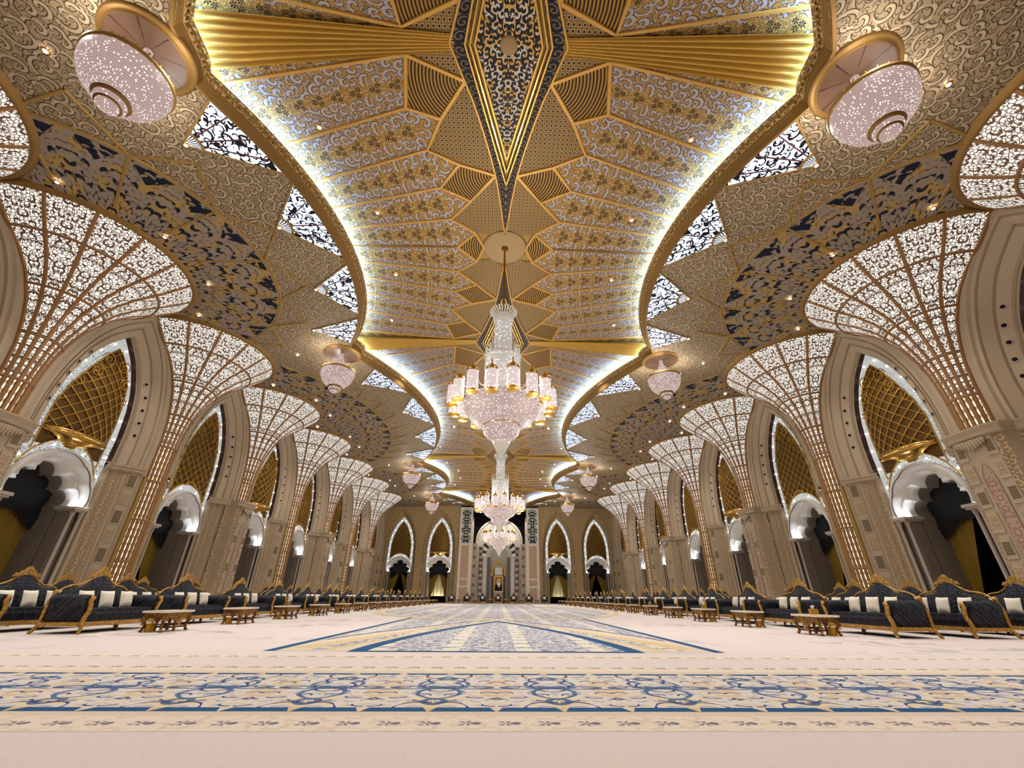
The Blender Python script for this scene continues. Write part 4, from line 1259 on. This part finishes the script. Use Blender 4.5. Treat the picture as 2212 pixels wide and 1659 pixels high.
# ---------------------------------------------------------------- portal in the far wall
def portal():
    t=thing('portal','white and pink marble portal with a tall recessed niche in the middle of far wall','portal',(0,Y1,0))
    for sg in (1,-1):
        m=M(); m.box((sg*5.15,.1,6.75),(1.95,.5,13.5),'white_marble')
        for x in (4.28,6.02): m.box((sg*x,-.2,6.7),(.16,.14,13.4),'white_marble')
        for z in (8.0,3.15,2.15,13.3): m.box((sg*5.15,-.2,z),(1.6,.12,.12),'white_marble')
        m.build('pilaster',t)
        s=M(); pl=[(-.62,.15),(-.3,0),(0,-.12),(.3,0),(.62,.15),(.7,.9),(.45,1.3),(.7,1.7),(.7,2.3),(.4,2.6),(.7,2.9),(.7,3.4),(.45,3.8),(.7,4.2),(.62,4.9),(.3,5.05),(0,5.2),(-.3,5.05),(-.62,4.9),(-.7,4.2),(-.45,3.8),(-.7,3.4),(-.7,2.9),(-.4,2.6),(-.7,2.3),(-.7,1.7),(-.45,1.3),(-.7,.9)]
        s.face([(sg*5.15+x,-.19,8.1+z) for x,z in pl],'black_screen',[(x,z) for x,z in pl]); s.build('grille',t)
        p=M()
        for z0,z1 in ((3.3,7.8),(2.3,3.0),(.4,2.0)): p.box((sg*5.15,-.17,(z0+z1)/2),(1.15,.06,z1-z0),'pink_marble')
        p.build('marble_panel',t)
        # inner reveal with squares
        j=M(); j.box((sg*3.75,.9,4.1),(.72,.5,8.2),'stone')
        j.box((sg*4.12,1.2,6.0),(.10,2.3,12),'white_marble')
        for q in range(6): 
            z=1.1+q*1.28; j.face([(sg*3.75-.2,.63,z-.22),(sg*3.75+.2,.63,z-.22),(sg*3.75+.2,.63,z+.22),(sg*3.75-.2,.63,z+.22)],'tile_dark',[(-.3,-.3),(.3,-.3),(.3,.3),(-.3,.3)])
        j.build('jamb',t)
        c=M(); c.rev([(.32,0),(.32,.3),(.26,.4),(.26,7.3),(.34,7.45),(.36,7.7)],14,'diamond_col',c=(sg*2.75,1.0,0),uvs=lambda i,j,L:((j*4)%1-.5,L)); c.build('patterned_column',t)
        c=M(); c.rev([(.22,0),(.22,6.1),(.26,6.25)],12,'striped_col',c=(sg*1.5,1.2,0),uvs=lambda i,j,L:(j,L)); c.build('twisted_column',t)
        c=M(); c.box((sg*2.15,1.6,4),(.55,.3,8),'white_marble'); c.build('white_column',t)
        c=M(); c.box((sg*.95,1.75,2.3),(.22,.2,4.6),'black_marble'); c.box((sg*.70,1.7,2.6),(.22,.2,5.2),'tile_dark'); c.build('dark_column',t)
    b=M()     # back wall of the apse: arched field with roundels
    top=[(3.7*cos(a),8.6+3.5*sin(a)) for a in [PI*k/24 for k in range(25)]]
    b.poly([(3.7,0)]+top+[(-3.7,0)],(1.9,2.1),'white_marble')
    for off in (3.4,): b.tube([(off*cos(PI*k/24),1.86,8.6+3.2*sin(PI*k/24)) for k in range(25)],.05,5,'stone')
    for sg in (1,-1):
        for R,y,mt in ((.42,1.87,'stone'),(.3,1.86,'tile_dark')):
            b.face([(sg*2.05+R*cos(2*PI*k/20),y,9.9+R*sin(2*PI*k/20)) for k in range(20)][::-1],mt,[(.4*cos(2*PI*k/20),.4*sin(2*PI*k/20)) for k in range(20)])
    b.build('apse_wall',t)
    d=M(); d.box((0,2.6,7),(8.4,.1,14),'dark_void'); d.box((0,.2,13.4),(8.3,.5,.5),'stone'); d.build('dark_backing',t)
    a=M()     # striped arch
    for k in range(17):
        a0=PI*k/17; a1=PI*(k+1)/17; r0,r1=2.05,2.95
        q=[(r0*cos(a0),r0*sin(a0)),(r1*cos(a0),r1*sin(a0)),(r1*cos(a1),r1*sin(a1)),(r0*cos(a1),r0*sin(a1))]
        a.poly([(x,6.35+z) for x,z in q],(.85,1.5),'black_marble' if k%2 else 'white_marble')
    a.build('striped_arch',t)
    n=M()     # lobed niche with gilt arch
    ins=[(1.5*cos(PI*k/24),6.2+1.75*sin(PI*k/24)) for k in range(25)]
    n.poly([(1.5,0)]+ins+[(-1.5,0)],(1.84,1.9),'black_screen'); n.build('niche_lattice',t)
    g=M()
    op=[(1.15,3.6),(1.15,4.4),(1.0,5.0),(.6,5.6),(0,6.1)]; ip=[(.8,3.6),(.8,4.3),(.68,4.8),(.4,5.2),(0,5.55)]
    for sg in (1,-1):
        for k in range(4):
            q=[op[k],op[k+1],ip[k+1],ip[k]]; g.poly([(sg*x,z) for x,z in q],(1.35,1.6),'gold_trim')
    g.box((0,1.7,4.35),(1.4,.1,1.0),'white_marble'); g.box((0,1.72,2.2),(1.9,.08,4.4),'stone'); g.build('gilt_arch',t)
    p=M(); p.box((0,1.4,.75),(1.3,.4,1.5),'pink_marble'); p.box((0,1.4,1.53),(1.45,.5,.08),'white_marble'); p.build('pedestal',t)
    # portrait
    t=thing('framed_portrait','gold framed portrait of a person in white headcloth and dark robe in the niche','picture',(0,Y1+1.25,1.57))
    f=M()
    for x in (-.62,.62): f.box((x,0,1.0),(.08,.06,2.06),'gold')
    for z in (.0,2.0): f.box((0,0,z+.0),(1.3,.06,.08),'gold')
    f.build('frame',t)
    c=M(); c.face([(-.6,.0,.02),(.6,.0,.02),(.6,.0,2.0),(-.6,.0,2.0)],'portrait_ground')
    bd=[(-.6,.02),(.6,.02),(.6,.75),(.42,.95),(.2,1.15),(-.15,1.15),(-.4,.95),(-.6,.6)]
    c.face([(x,-.004,z) for x,z in bd],'robe')
    hd=[(-.05,.72),(.12,.5),(.3,.85),(.27,1.3),(.2,1.6),(.05,1.7),(-.12,1.62),(-.2,1.35),(-.22,.95)]
    c.face([(x,-.008,z) for x,z in hd],'headcloth')
    c.face([(.04+.115*cos(2*PI*k/16),-.012,1.36+.16*sin(2*PI*k/16)) for k in range(16)][::-1],'skin'); c.face([(.04+.09*cos(PI+PI*k/8),-.014,1.30+.10*sin(PI+PI*k/8)) for k in range(9)],'robe')
    for x in (0,.08): c.face([(x-.015,-.015,1.38),(x+.015,-.015,1.38),(x+.015,-.015,1.40),(x-.015,-.015,1.40)],'robe')
    c.build('painting',t)
portal()
for sx in (-2.6,2.6):  # added fill spots without fittings, to brighten the portal recess
    _l=bpy.data.lights.new('niche_fill_spot','SPOT'); _l.energy=420; _l.spot_size=1.6; _l.shadow_soft_size=.1; _l.color=(1,.95,.9); _o=bpy.data.objects.new('niche_fill_spot',_l); COL.objects.link(_o); _o.location=(sx,Y1-.3,12.9); _o.rotation_euler=(math.radians(14),0,0)
# ---------------------------------------------------------------- chandeliers
def chandelier(loc,label):
    t=thing('chandelier',label,'chandelier',loc,0,'crystal chandeliers')
    m=M(); m.rev([(.09,14.78),(.16,14.72),(.05,14.6),(.045,14.5),(.045,11.2)],12,'rod_gold'); m.rev([(.0,14.785),(.96,14.785),(.98,14.76),(.9,14.745),(0,14.745)],40,'medallion'); m.build('rod',t)
    m=M()
    for k in range(26):
        a=2*PI*k/26; ca,sa=cos(a),sin(a)
        m.tube([(.36*ca,.36*sa,10.95),(.42*ca,.42*sa,11.1),(.50*ca,.50*sa,11.2),(.56*ca,.56*sa,11.2)],.03,6,'crystal_clear',rf=lambda f:.02+.02*f)
    m.rev([(.05,11.15),(.3,11.05),(.40,10.9),(.40,10.72),(.37,10.66)],28,'crystal_clear'); m.build('crown',t)
    m=M(); m.rev([(.34,10.7),(.355,10.4),(.355,9.2)],28,'crystal_white'); m.build('upper_drum',t)
    m=M(); m.rev([(.35,9.16),(.60,9.14),(.68,9.08),(.70,9.0),(.70,8.94)],36,'crystal_clear'); m.rev([(.67,8.96),(.68,8.4),(.68,7.0)],36,'crystal_white')
    for k in range(16):
        a=2*PI*k/16; m.rev([(.035,0),(.05,.1),(.02,.2),(.03,.26),(.0,.46)],6,'crystal_clear',c=(.66*cos(a),.66*sin(a),9.08))
    m.build('middle_drum',t)
    m=M(); m.rev([(1.30,7.16),(1.38,7.12),(1.38,7.02),(1.37,6.88),(1.28,6.66),(1.10,6.45),(.86,6.27),(.66,6.2)],48,'crystal_pink')
    for k in range(24):
        a=2*PI*k/24; m.tube([(1.385*cos(a),1.385*sin(a),7.14),(1.39*cos(a),1.39*sin(a),6.88),(1.12*cos(a),1.12*sin(a),6.44),(.68*cos(a),.68*sin(a),6.19)],.012,4,'crystal_clear',False)
    m.build('bowl',t)
    m=M(); m.rev([(.60,6.26),(.66,6.2),(.66,6.10),(.62,6.06),(.64,6.0),(.62,5.92),(.50,5.78),(.34,5.68),(.30,5.64)],36,'crystal_pink'); m.rev([(.66,6.22),(.68,6.2),(.66,6.17)],36,'gold_polished'); m.build('lower_tier',t)
    m=M(); m.rev([(.30,5.7),(.31,5.62),(.27,5.5),(.2,5.4),(.2,5.32),(.11,5.24),(.06,5.18),(.08,5.1),(0,5.0)],20,'crystal_clear'); m.build('pendant_drop',t)
    lm=M(); lm.rev([(.19,.04),(.2,.1),(.2,.78),(.19,.8)],18,'crystal_lantern'); lme=lm.mesh('lantern')
    cm=M(); cm.rev([(.215,.78),(.225,.83),(.19,.92),(.12,.98),(.05,1.03),(.02,1.12),(.03,1.16),(.006,1.32)],16,'gold_polished'); cme=cm.mesh('lantern_cap')
    bm=M(); bm.rev([(0,-.02),(.05,-.03),(.1,.0),(.2,.02),(.215,.06),(.2,.09)],16,'gold'); bme=bm.mesh('lantern_base')
    am=M(); am.tube([(-1.1,0,.4),(-.8,0,.62),(-.5,0,.5),(-.2,0,.66)],.022,5,'crystal_clear',False); am.tube([(-1.1,0,.0),(-.7,0,-.06),(-.3,0,.1),(-.12,0,.02)],.018,5,'crystal_clear',False); ame=am.mesh('arm')
    for k in range(16):
        a=2*PI*(k+.5)/16-PI/2+.0
        o=bpy.data.objects.new('lantern',lme); COL.objects.link(o); o.parent=t; o.location=(1.80*cos(a),1.80*sin(a),6.72 if k%2 else 6.80); o.rotation_euler=(0,0,a)
        for nm,me in (('cap',cme),('base',bme),('arm',ame)):
            c=bpy.data.objects.new(nm,me); COL.objects.link(c); c.parent=o
    return t
CH0=chandelier((0,Y(1),0),'nearest huge crystal chandelier ringed with lanterns, hanging over the hall axis')
dup(CH0,(0,Y(3.5),0),0,'middle crystal chandelier hanging behind the nearest one on the hall axis')
dup(CH0,(0,Y(6),0),0,'farthest crystal chandelier hanging in front of the portal niche')
def lamp(kind,name,loc,energy,color,size=.1,rot=(0,0,0),spot=None,blend=.5):
    d=bpy.data.lights.new(name,kind); d.energy=energy; d.color=color
    if kind=='SPOT': d.spot_size=spot; d.spot_blend=blend; d.shadow_soft_size=size
    elif kind=='POINT': d.shadow_soft_size=size
    else: d.size=size
    o=bpy.data.objects.new(name,d); COL.objects.link(o); o.location=loc; o.rotation_euler=rot; return o
for i in (1,3.5,6):       # lamps of the chandelier, between the drum and the lantern ring
    for k in range(4):
        a=PI/4+PI/2*k; lamp('POINT','chandelier_lamp',(1.25*cos(a),Y(i)+1.25*sin(a),7.9),L_CHAND/8,(1,.96,.92),.15)
        lamp('POINT','chandelier_lamp',(2.35*cos(a),Y(i)+2.35*sin(a),6.1),L_CHAND/8,(1,.96,.92),.12)
# ---------------------------------------------------------------- pendants
def pendant(loc,label):
    t=thing('pendant_lamp',label,'lamp',loc,0,'crystal bowl pendants at the cornice cusps')
    m=M(); m.rev([(1.08,.08),(1.10,-.03),(1.02,-.08),(.96,-.06),(.94,-.10),(.90,-.13)],40,'gold_brown'); m.rev([(.91,-.12),(.85,-.09),(.5,-.06),(.12,-.05)],40,'pendant_plate',uvs=lambda i,j,L:(j,L)); m.build('ceiling_plate',t)
    m=M(); m.rev([(.10,.0),(.11,-.25),(.16,-.4),(.30,-.62),(.42,-.74),(.44,-.80),(.40,-.84)],24,'crystal_pink'); m.build('neck',t)
    m=M(); m.rev([(.2,-1.16),(.8,-1.14),(.93,-1.16),(.975,-1.2),(.97,-1.27),(.92,-1.30)],44,'gold_trim'); m.rev([(.35,-.85),(.2,-1.16)],12,'gold_polished')
    for k in range(24):
        a=2*PI*k/24; m.ball((.93*cos(a),.93*sin(a),-1.13),.035,'gold_polished',6,4,1.4)
    m.build('rim',t)
    m=M(); m.rev([(.93,-1.26),(.94,-1.34),(.90,-1.58),(.78,-1.86),(.60,-2.07),(.38,-2.22)],48,'crystal_pink'); m.build('bowl',t)
    m=M(); m.rev([(.38,-2.20),(.40,-2.24),(.38,-2.28),(.33,-2.30)],28,'gold_brown'); m.rev([(.33,-2.31),(.33,-2.40),(.27,-2.42)],28,'crystal_pink'); m.rev([(.27,-2.42),(.28,-2.44),(.23,-2.46)],28,'gold_brown'); m.rev([(.23,-2.46),(.22,-2.52),(.15,-2.56),(.09,-2.58),(.07,-2.63),(0,-2.66)],28,'crystal_pink'); m.build('lower_tier',t)
    return t
for ci,c0 in enumerate(CUSPS):
    for s,nm in ((-1,'left'),(1,'right')):
        loc=(s*9.6,c0,13.70); lb=f'pink crystal bowl pendant at the {ORD[ci]} cornice cusp from the camera, {nm} side'
        if ci==0 and s<0: PD0=pendant(loc,lb)
        else: dup(PD0,loc,0,lb)
        for k in range(3):
            a=2*PI*k/3; lamp('POINT','pendant_lamp_light',(loc[0]+1.15*cos(a),loc[1]+1.15*sin(a),12.75),L_PEND/3,(1,.95,.90),.1)
# ---------------------------------------------------------------- ceiling downlights
dm=M(); dm.rev([(.0,-.02),(.055,-.02),(.06,-.0)],12,'downlight'); DL=dm.mesh('downlight_lens')
rm=M(); rm.rev([(.06,-.015),(.10,-.03),(.115,0.01)],14,'gold_polished'); DR=rm.mesh('downlight_ring')
def downlight(x,y,z,where,n,lit=True,ang=100):
    o=bpy.data.objects.new('downlight',DL); COL.objects.link(o); o.location=(x,y,z)
    r=bpy.data.objects.new('bezel',DR); COL.objects.link(r); r.parent=o
    o['label']=where; o['category']='spotlight'; o['group']=where+' group'
    o['group']=n
    if lit: lamp('SPOT','downlight_beam',(x,y,z-.05),L_SPOT*(1.75 if y<10 else .8 if y<50 else .9),(1,.965,.93),.06,(0,0,0),math.radians(ang),.6)
for q,(yc,half) in enumerate(((Y(1),7.75),(Y(3.5),11.625),(Y(6),7.75))):
    k=half/7.75; seg=('nearest','middle','farthest')[q]
    for s,nm in ((-1,'left'),(1,'right')):
        for j,(x,dy) in enumerate(((6.25,-5.25),(5.2,-1.83),(5.25,1.83),(6.3,5.6))):
            downlight(s*(x-(.9 if half>8 and abs(dy)<2 else 0)),yc+dy*k,zv(5.5)-.06,f'recessed spotlight in the {seg} vault section, {nm} side, {ORD[j]} from camera','vault spotlights',lit=(j in (0,3) or half>8),ang=110)
jl=0
for x,y in LAMPS:
    nm='left' if x<0 else 'right'; n_=sum(1 for (a,b) in LAMPS if (a<0)==(x<0) and b<y)
    downlight(x,y,zside(x)-.05,f'spotlight in the corner fan of the {ORD[min(n_,17)]} star window, {nm} side','star window spotlights',lit=(n_%3==1))
for s,nm in ((-1,'left'),(1,'right')):
    n_=0
    for i in (1,3,4,6):
        for j,(r,a) in enumerate(((4.5,-58),(4.55,-18),(4.55,18),(4.5,58))):
            x=XA-r*cos(math.radians(a)); downlight(s*x,Y(i)+r*sin(math.radians(a)),zside(x)-.07,f'spotlight in the blue ceiling sectors, {ORD[min(n_,17)]} from camera, {nm} side','blue sector spotlights',lit=(j in (1,3))); n_+=1
    for ci in (0,2,5,7):
        downlight(s*12.2,Y(ci),zside(12)-.05,f'spotlight between two blue ceiling sectors near the {ORD[(0,2,5,7).index(ci)]} {nm} pendant','spotlights between sectors',lit=True)
# ---------------------------------------------------------------- furniture
def top_prof(s):      # back outline, s in -1..1 -> height above seat level
    a=abs(s); return interp([(0,1.26),(.1,1.245),(.22,1.17),(.36,1.06),(.5,1.0),(.68,.985),(.84,.93),(.95,.84),(1,.78)],a)
def sofa(loc,rz,label,w=2.34,group='gilt sofas along the side walls',nm='sofa'):
    """local: x along width, y towards the back, z up; front edge at y=0"""
    t=thing(nm,label,nm if nm!='sofa' else 'sofa',loc,rz,group); h=w/2
    m=M(); m.box((0,.45,.30),(w-.22,.78,.16),'damask'); m.build('seat_base',t)
    m=M(); m.box((0,.40,.435),(w-.34,.74,.13),'damask'); rows=[]
    n=24
    o=m.build('seat',t); b=o.modifiers.new('soft','BEVEL'); b.width=.04; b.segments=2
    m=M(); rows=[]
    for i in range(n+1):
        s=-1+2*i/n; x=s*(h-.12); zt=top_prof(s)-.05
        rows.append([(x,.70,.36),(x,.74,.6),(x,.80+.02,zt-.1),(x,.86,zt),(x,.92,zt-.02),(x,.96,.3)])
    m.grid(rows,'damask',None,True); m.build('backrest',t)
    m=M(); path=[(-1+2*i/36) for i in range(37)]
    m.tube([(s*(h-.09),.88,top_prof(s)) for s in path],.024,6,'gilt_wood')
    for sg in (1,-1):
        m.tube([(sg*(h-.09),.88,.78),(sg*(h-.05),.90,.6),(sg*(h-.08),.92,.2)],.04,6,'gilt_wood'); m.ball((sg*(h-.1),.88,.83),.06,'gilt_wood',8,5)
    # carved crest
    k_=1.0 if w>1.5 else .6
    cr=[(-.34,-.08),(-.28,.02),(-.22,.0),(-.15,.09),(-.1,.07),(-.07,.15),(0,.20),(.07,.15),(.1,.07),(.15,.09),(.22,.0),(.28,.02),(.34,-.08),(.15,-.04),(0,-.02),(-.15,-.04)]
    m.poly([(x*k_,1.25+z*(.9 if w>1.5 else .7)) for x,z in cr],(.85,.92),'gilt_wood')
    for sg in (1,-1): m.tube([(sg*(.05+.09*cos(q*.7))*k_,.86,1.30+.06*sin(q*.7)) for q in range(8)],.02,5,'gilt_wood')
    m.build('carved_frame',t)
    for sg in (1,-1):
        m=M(); rows=[]
        for y in (.03,.1,.45,.82):      # padded scroll arm
            r=.125 if y>.05 else .11; cx=h-.10; row=[]
            for q in range(13):
                a=-PI*.15+PI*1.3*q/12; row.append((sg*(cx+r*cos(a)*1.05),y,.66+r*sin(a)))
            row+= [(sg*(cx-.09),y,.42),(sg*(cx-.07),y,.22),(sg*(cx+.06),y,.22),(sg*(cx+.07),y,.5)]
            rows.append(row)
        m.grid(rows,'damask',None,True,closed=True); m.face(rows[0][::-1],'damask'); m.face(rows[-1],'damask'); m.build('arm',t)
        m=M()
        m.tube([(sg*(h-.14),-.01,.72),(sg*(h-.07),-.03,.74),(sg*(h-.05),-.03,.66),(sg*(h-.09),-.03,.58),(sg*(h-.12),-.02,.46),(sg*(h-.06),-.03,.32),(sg*(h-.04),-.03,.2),(sg*(h-.08),-.04,.12),(sg*(h-.02),-.05,.0)],.05,6,'gilt_wood',rf=lambda f:.034+.014*sin(f*PI)); m.ball((sg*(h-.09),-.03,.70),.045,'gilt_wood',8,5)
        m.build('arm_front',t)
        m=M(); m.tube([(sg*(h-.10),.92,.2),(sg*(h-.06),.96,.1),(sg*(h+.0),1.0,0)],.04,6,'gilt_wood',rf=lambda f:.045-.012*f); m.build('leg',t)
    m=M(); m.box((0,-.0,.185),(w-.1,.06,.09),'gilt_wood'); m.box((0,.93,.2),(w-.1,.05,.08),'gilt_wood')
    for sg in (1,-1): m.box((sg*(h-.05),.46,.19),(.05,.9,.08),'gilt_wood')
    m.build('rail',t)
    if w>1.5:
        m=M(); m.tube([(0,.06,.15),(0,.04,.0)],.035,6,'dark_wood'); m.build('leg',t)
    return t
CM=M(); rows=[]
for i in range(9):
    u=-1+2*i/8; row=[]
    for j in range(9):
        v=-1+2*j/8; e=(1-u**4)*(1-v**4); row.append((u*.19*(1-.06*(1-v*v)),-.075*e**.5,v*.19*(1-.06*(1-u*u))))
    rows.append(row)
CM.grid(rows,'cushion_cloth',None,True); CM.grid([[(x,-y,z) for x,y,z in r] for r in rows],'cushion_cloth',None,True,flip=True)
CUSH=CM.mesh('cushion')
def cushion(p,rz,label,tilt=-.25,group='cream cushions on the sofas',sc=1.0):
    o=bpy.data.objects.new('cushion',CUSH); COL.objects.link(o); o.location=p; o.rotation_euler=(tilt,0,rz); o.scale=(sc,sc,sc); tag(o,label,'cushion',group); return o
def table(loc,rz,label,L=1.05,D=.56,Hh=.44,group='marble topped gilt side tables'):
    t=thing('side_table',label,'table',loc,rz,group); a,b=L/2,D/2
    m=M(); m.box((0,0,Hh-.012),(L,D,.045),'table_marble'); o=m.build('marble_top',t); q=o.modifiers.new('b','BEVEL'); q.width=.012; q.segments=2
    m=M()
    for s in (1,-1):
        m.box((0,s*(b-.05),Hh-.075),(L-.12,.03,.085),'table_gilt'); m.box((s*(a-.08),0,Hh-.075),(.03,D-.12,.085),'table_gilt')
        pl=[(-a+.08,Hh-.11),(a-.08,Hh-.11),(a-.12,Hh-.2),(a-.22,Hh-.15),(.14,Hh-.16),(.06,Hh-.24),(-.06,Hh-.24),(-.14,Hh-.16),(-a+.22,Hh-.15),(-a+.12,Hh-.2)]
        m.poly(pl,(s*(b-.06),s*(b-.045)),'table_gilt')
    m.build('apron',t)
    for sx in (1,-1):
        for sy in (1,-1):
            m=M(); m.tube([(sx*(a-.08),sy*(b-.06),Hh-.1),(sx*(a-.05),sy*(b-.03),Hh-.2),(sx*(a-.11),sy*(b-.08),.16),(sx*(a-.09),sy*(b-.06),.05),(sx*(a-.07),sy*(b-.04),0)],.03,6,'table_gilt',rf=lambda f:.055-.024*sin(f*PI*.8)); m.build('leg',t)
    m=M()
    for sy in (1,-1): m.box((0,sy*(b-.09),.09),(L-.2,.025,.03),'dark_wood')
    m.box((0,0,.09),(.03,D-.18,.03),'dark_wood'); m.ball((0,0,.13),.05,'table_gilt',8,5); m.tube([(0,b-.06,Hh-.22),(0,b-.05,.05),(0,b-.05,0)],.03,6,'table_gilt'); m.tube([(0,-b+.06,Hh-.22),(0,-b+.05,.05),(0,-b+.05,0)],.03,6,'table_gilt')
    m.build('stretcher',t); return t
# rows of sofas
PS=3.28
for side in ('left','right'):
    s=SX[side]; rz=RZ[side]
    for k in range(0,16):
        yc=12.17+PS*k
        for row,xf,rn in ((0,9.36,'front'),(1,11.25,'middle'),(2,13.2,'rear')):
            loc=(s*xf,yc,.005); lb=f'dark damask gilt sofa in the {rn} row on the {side}, {ORD[k]} from the camera'
            if side=='left' and k==0 and row==0: SO0=sofa(loc,rz,lb)
            else:
                o=dup(SO0,loc,rz,lb)
                if row: o['group']=f'gilt sofas of the {rn} rows'
            qs=(-.6,0,.62) if row==0 or k<3 else (-.6,.62) if row==1 else ()
            for q in qs:
                y=yc+q+.03*rnd.random(); w_='near' if q<0 else 'middle' if q==0 else 'far'
                cushion((s*(xf+.56),y,.695),rz+rnd.uniform(-.12,.12),f'{w_} cream cushion on the {rn} row {side} sofa, {ORD[k]} from the camera',group='cream cushions on the sofas',sc=1.0)
        tl=(s*8.18,yc-.08,.005); lb=f'gilt side table with white marble top on the {side}, {ORD[k]} from the camera'
        if side=='left' and k==0: TB0=table(tl,rz,lb)
        else: dup(TB0,tl,rz,lb)
        # gilt waste bin under the near end of the table
        m=M(); m.box((0,0,.09),(.13,.13,.18),'brass_plain',taper=1.12)
        if side=='left' and k==0: BIN=m.mesh('waste_bin')
        o=bpy.data.objects.new('waste_bin',BIN); COL.objects.link(o); o.location=(s*8.30,yc-.42,.005); tag(o,f'small brass waste bin under the {ORD[k]} side table from camera, {side} side','bin','brass waste bins by the tables')
# tissue boxes
for n_,(s,k,dx) in enumerate(((1,0,.05),(1,2,-.02),(1,4,.03),(-1,2,.02),(-1,4,.0))):
    sd='left' if s<0 else 'right'
    yc=12.17+PS*k-.08
    t=thing('tissue_box',f'gilt tissue box with white tissue on the {ORD[k]} marble table from the camera, {sd} side','box',(s*8.22,yc-.02+dx,.454),rnd.uniform(-.4,.4),'tissue boxes on the side tables')
    m=M(); m.box((0,0,.065),(.17,.15,.13),'brass_plain'); m.build('box_body',t)
    m=M(); m.face([(-.03,0,.13),(.03,.01,.13),(.05,0,.2),(.0,.02,.22)],'tissue'); m.face([(-.03,.01,.13),(.03,-.01,.13),(-.04,0,.21),(-.05,.02,.19)],'tissue'); m.build('tissue_sheet',t)
# row of armchairs at the far end
AC0=None
for k in range(7):
    x=-6.6+2.2*k; loc=(x,66.0,.005); lb=f'dark gilt armchair with white cushion before the far wall, {ORD[k]} from the left'
    if AC0 is None: AC0=sofa(loc,0,lb,1.12,'armchairs before the portal','armchair')
    else: dup(AC0,loc,0,lb)
    cushion((x,66.5,.72),0,f'white cushion on the {ORD[k]} armchair from left before the far wall',group='cushions on the armchairs',sc=1.05)
    if k<6:
        tl=(x+1.1,66.2,.005); lb=f'small square gilt table between the {ORD[k]} and {ORD[k+1]} armchairs before the portal'
        if k==0: ST0=table(tl,0,lb,.6,.5,.56,'small tables between the armchairs')
        else: dup(ST0,tl,0,lb)
for s,nm in ((-1,'left'),(1,'right')):
    pass
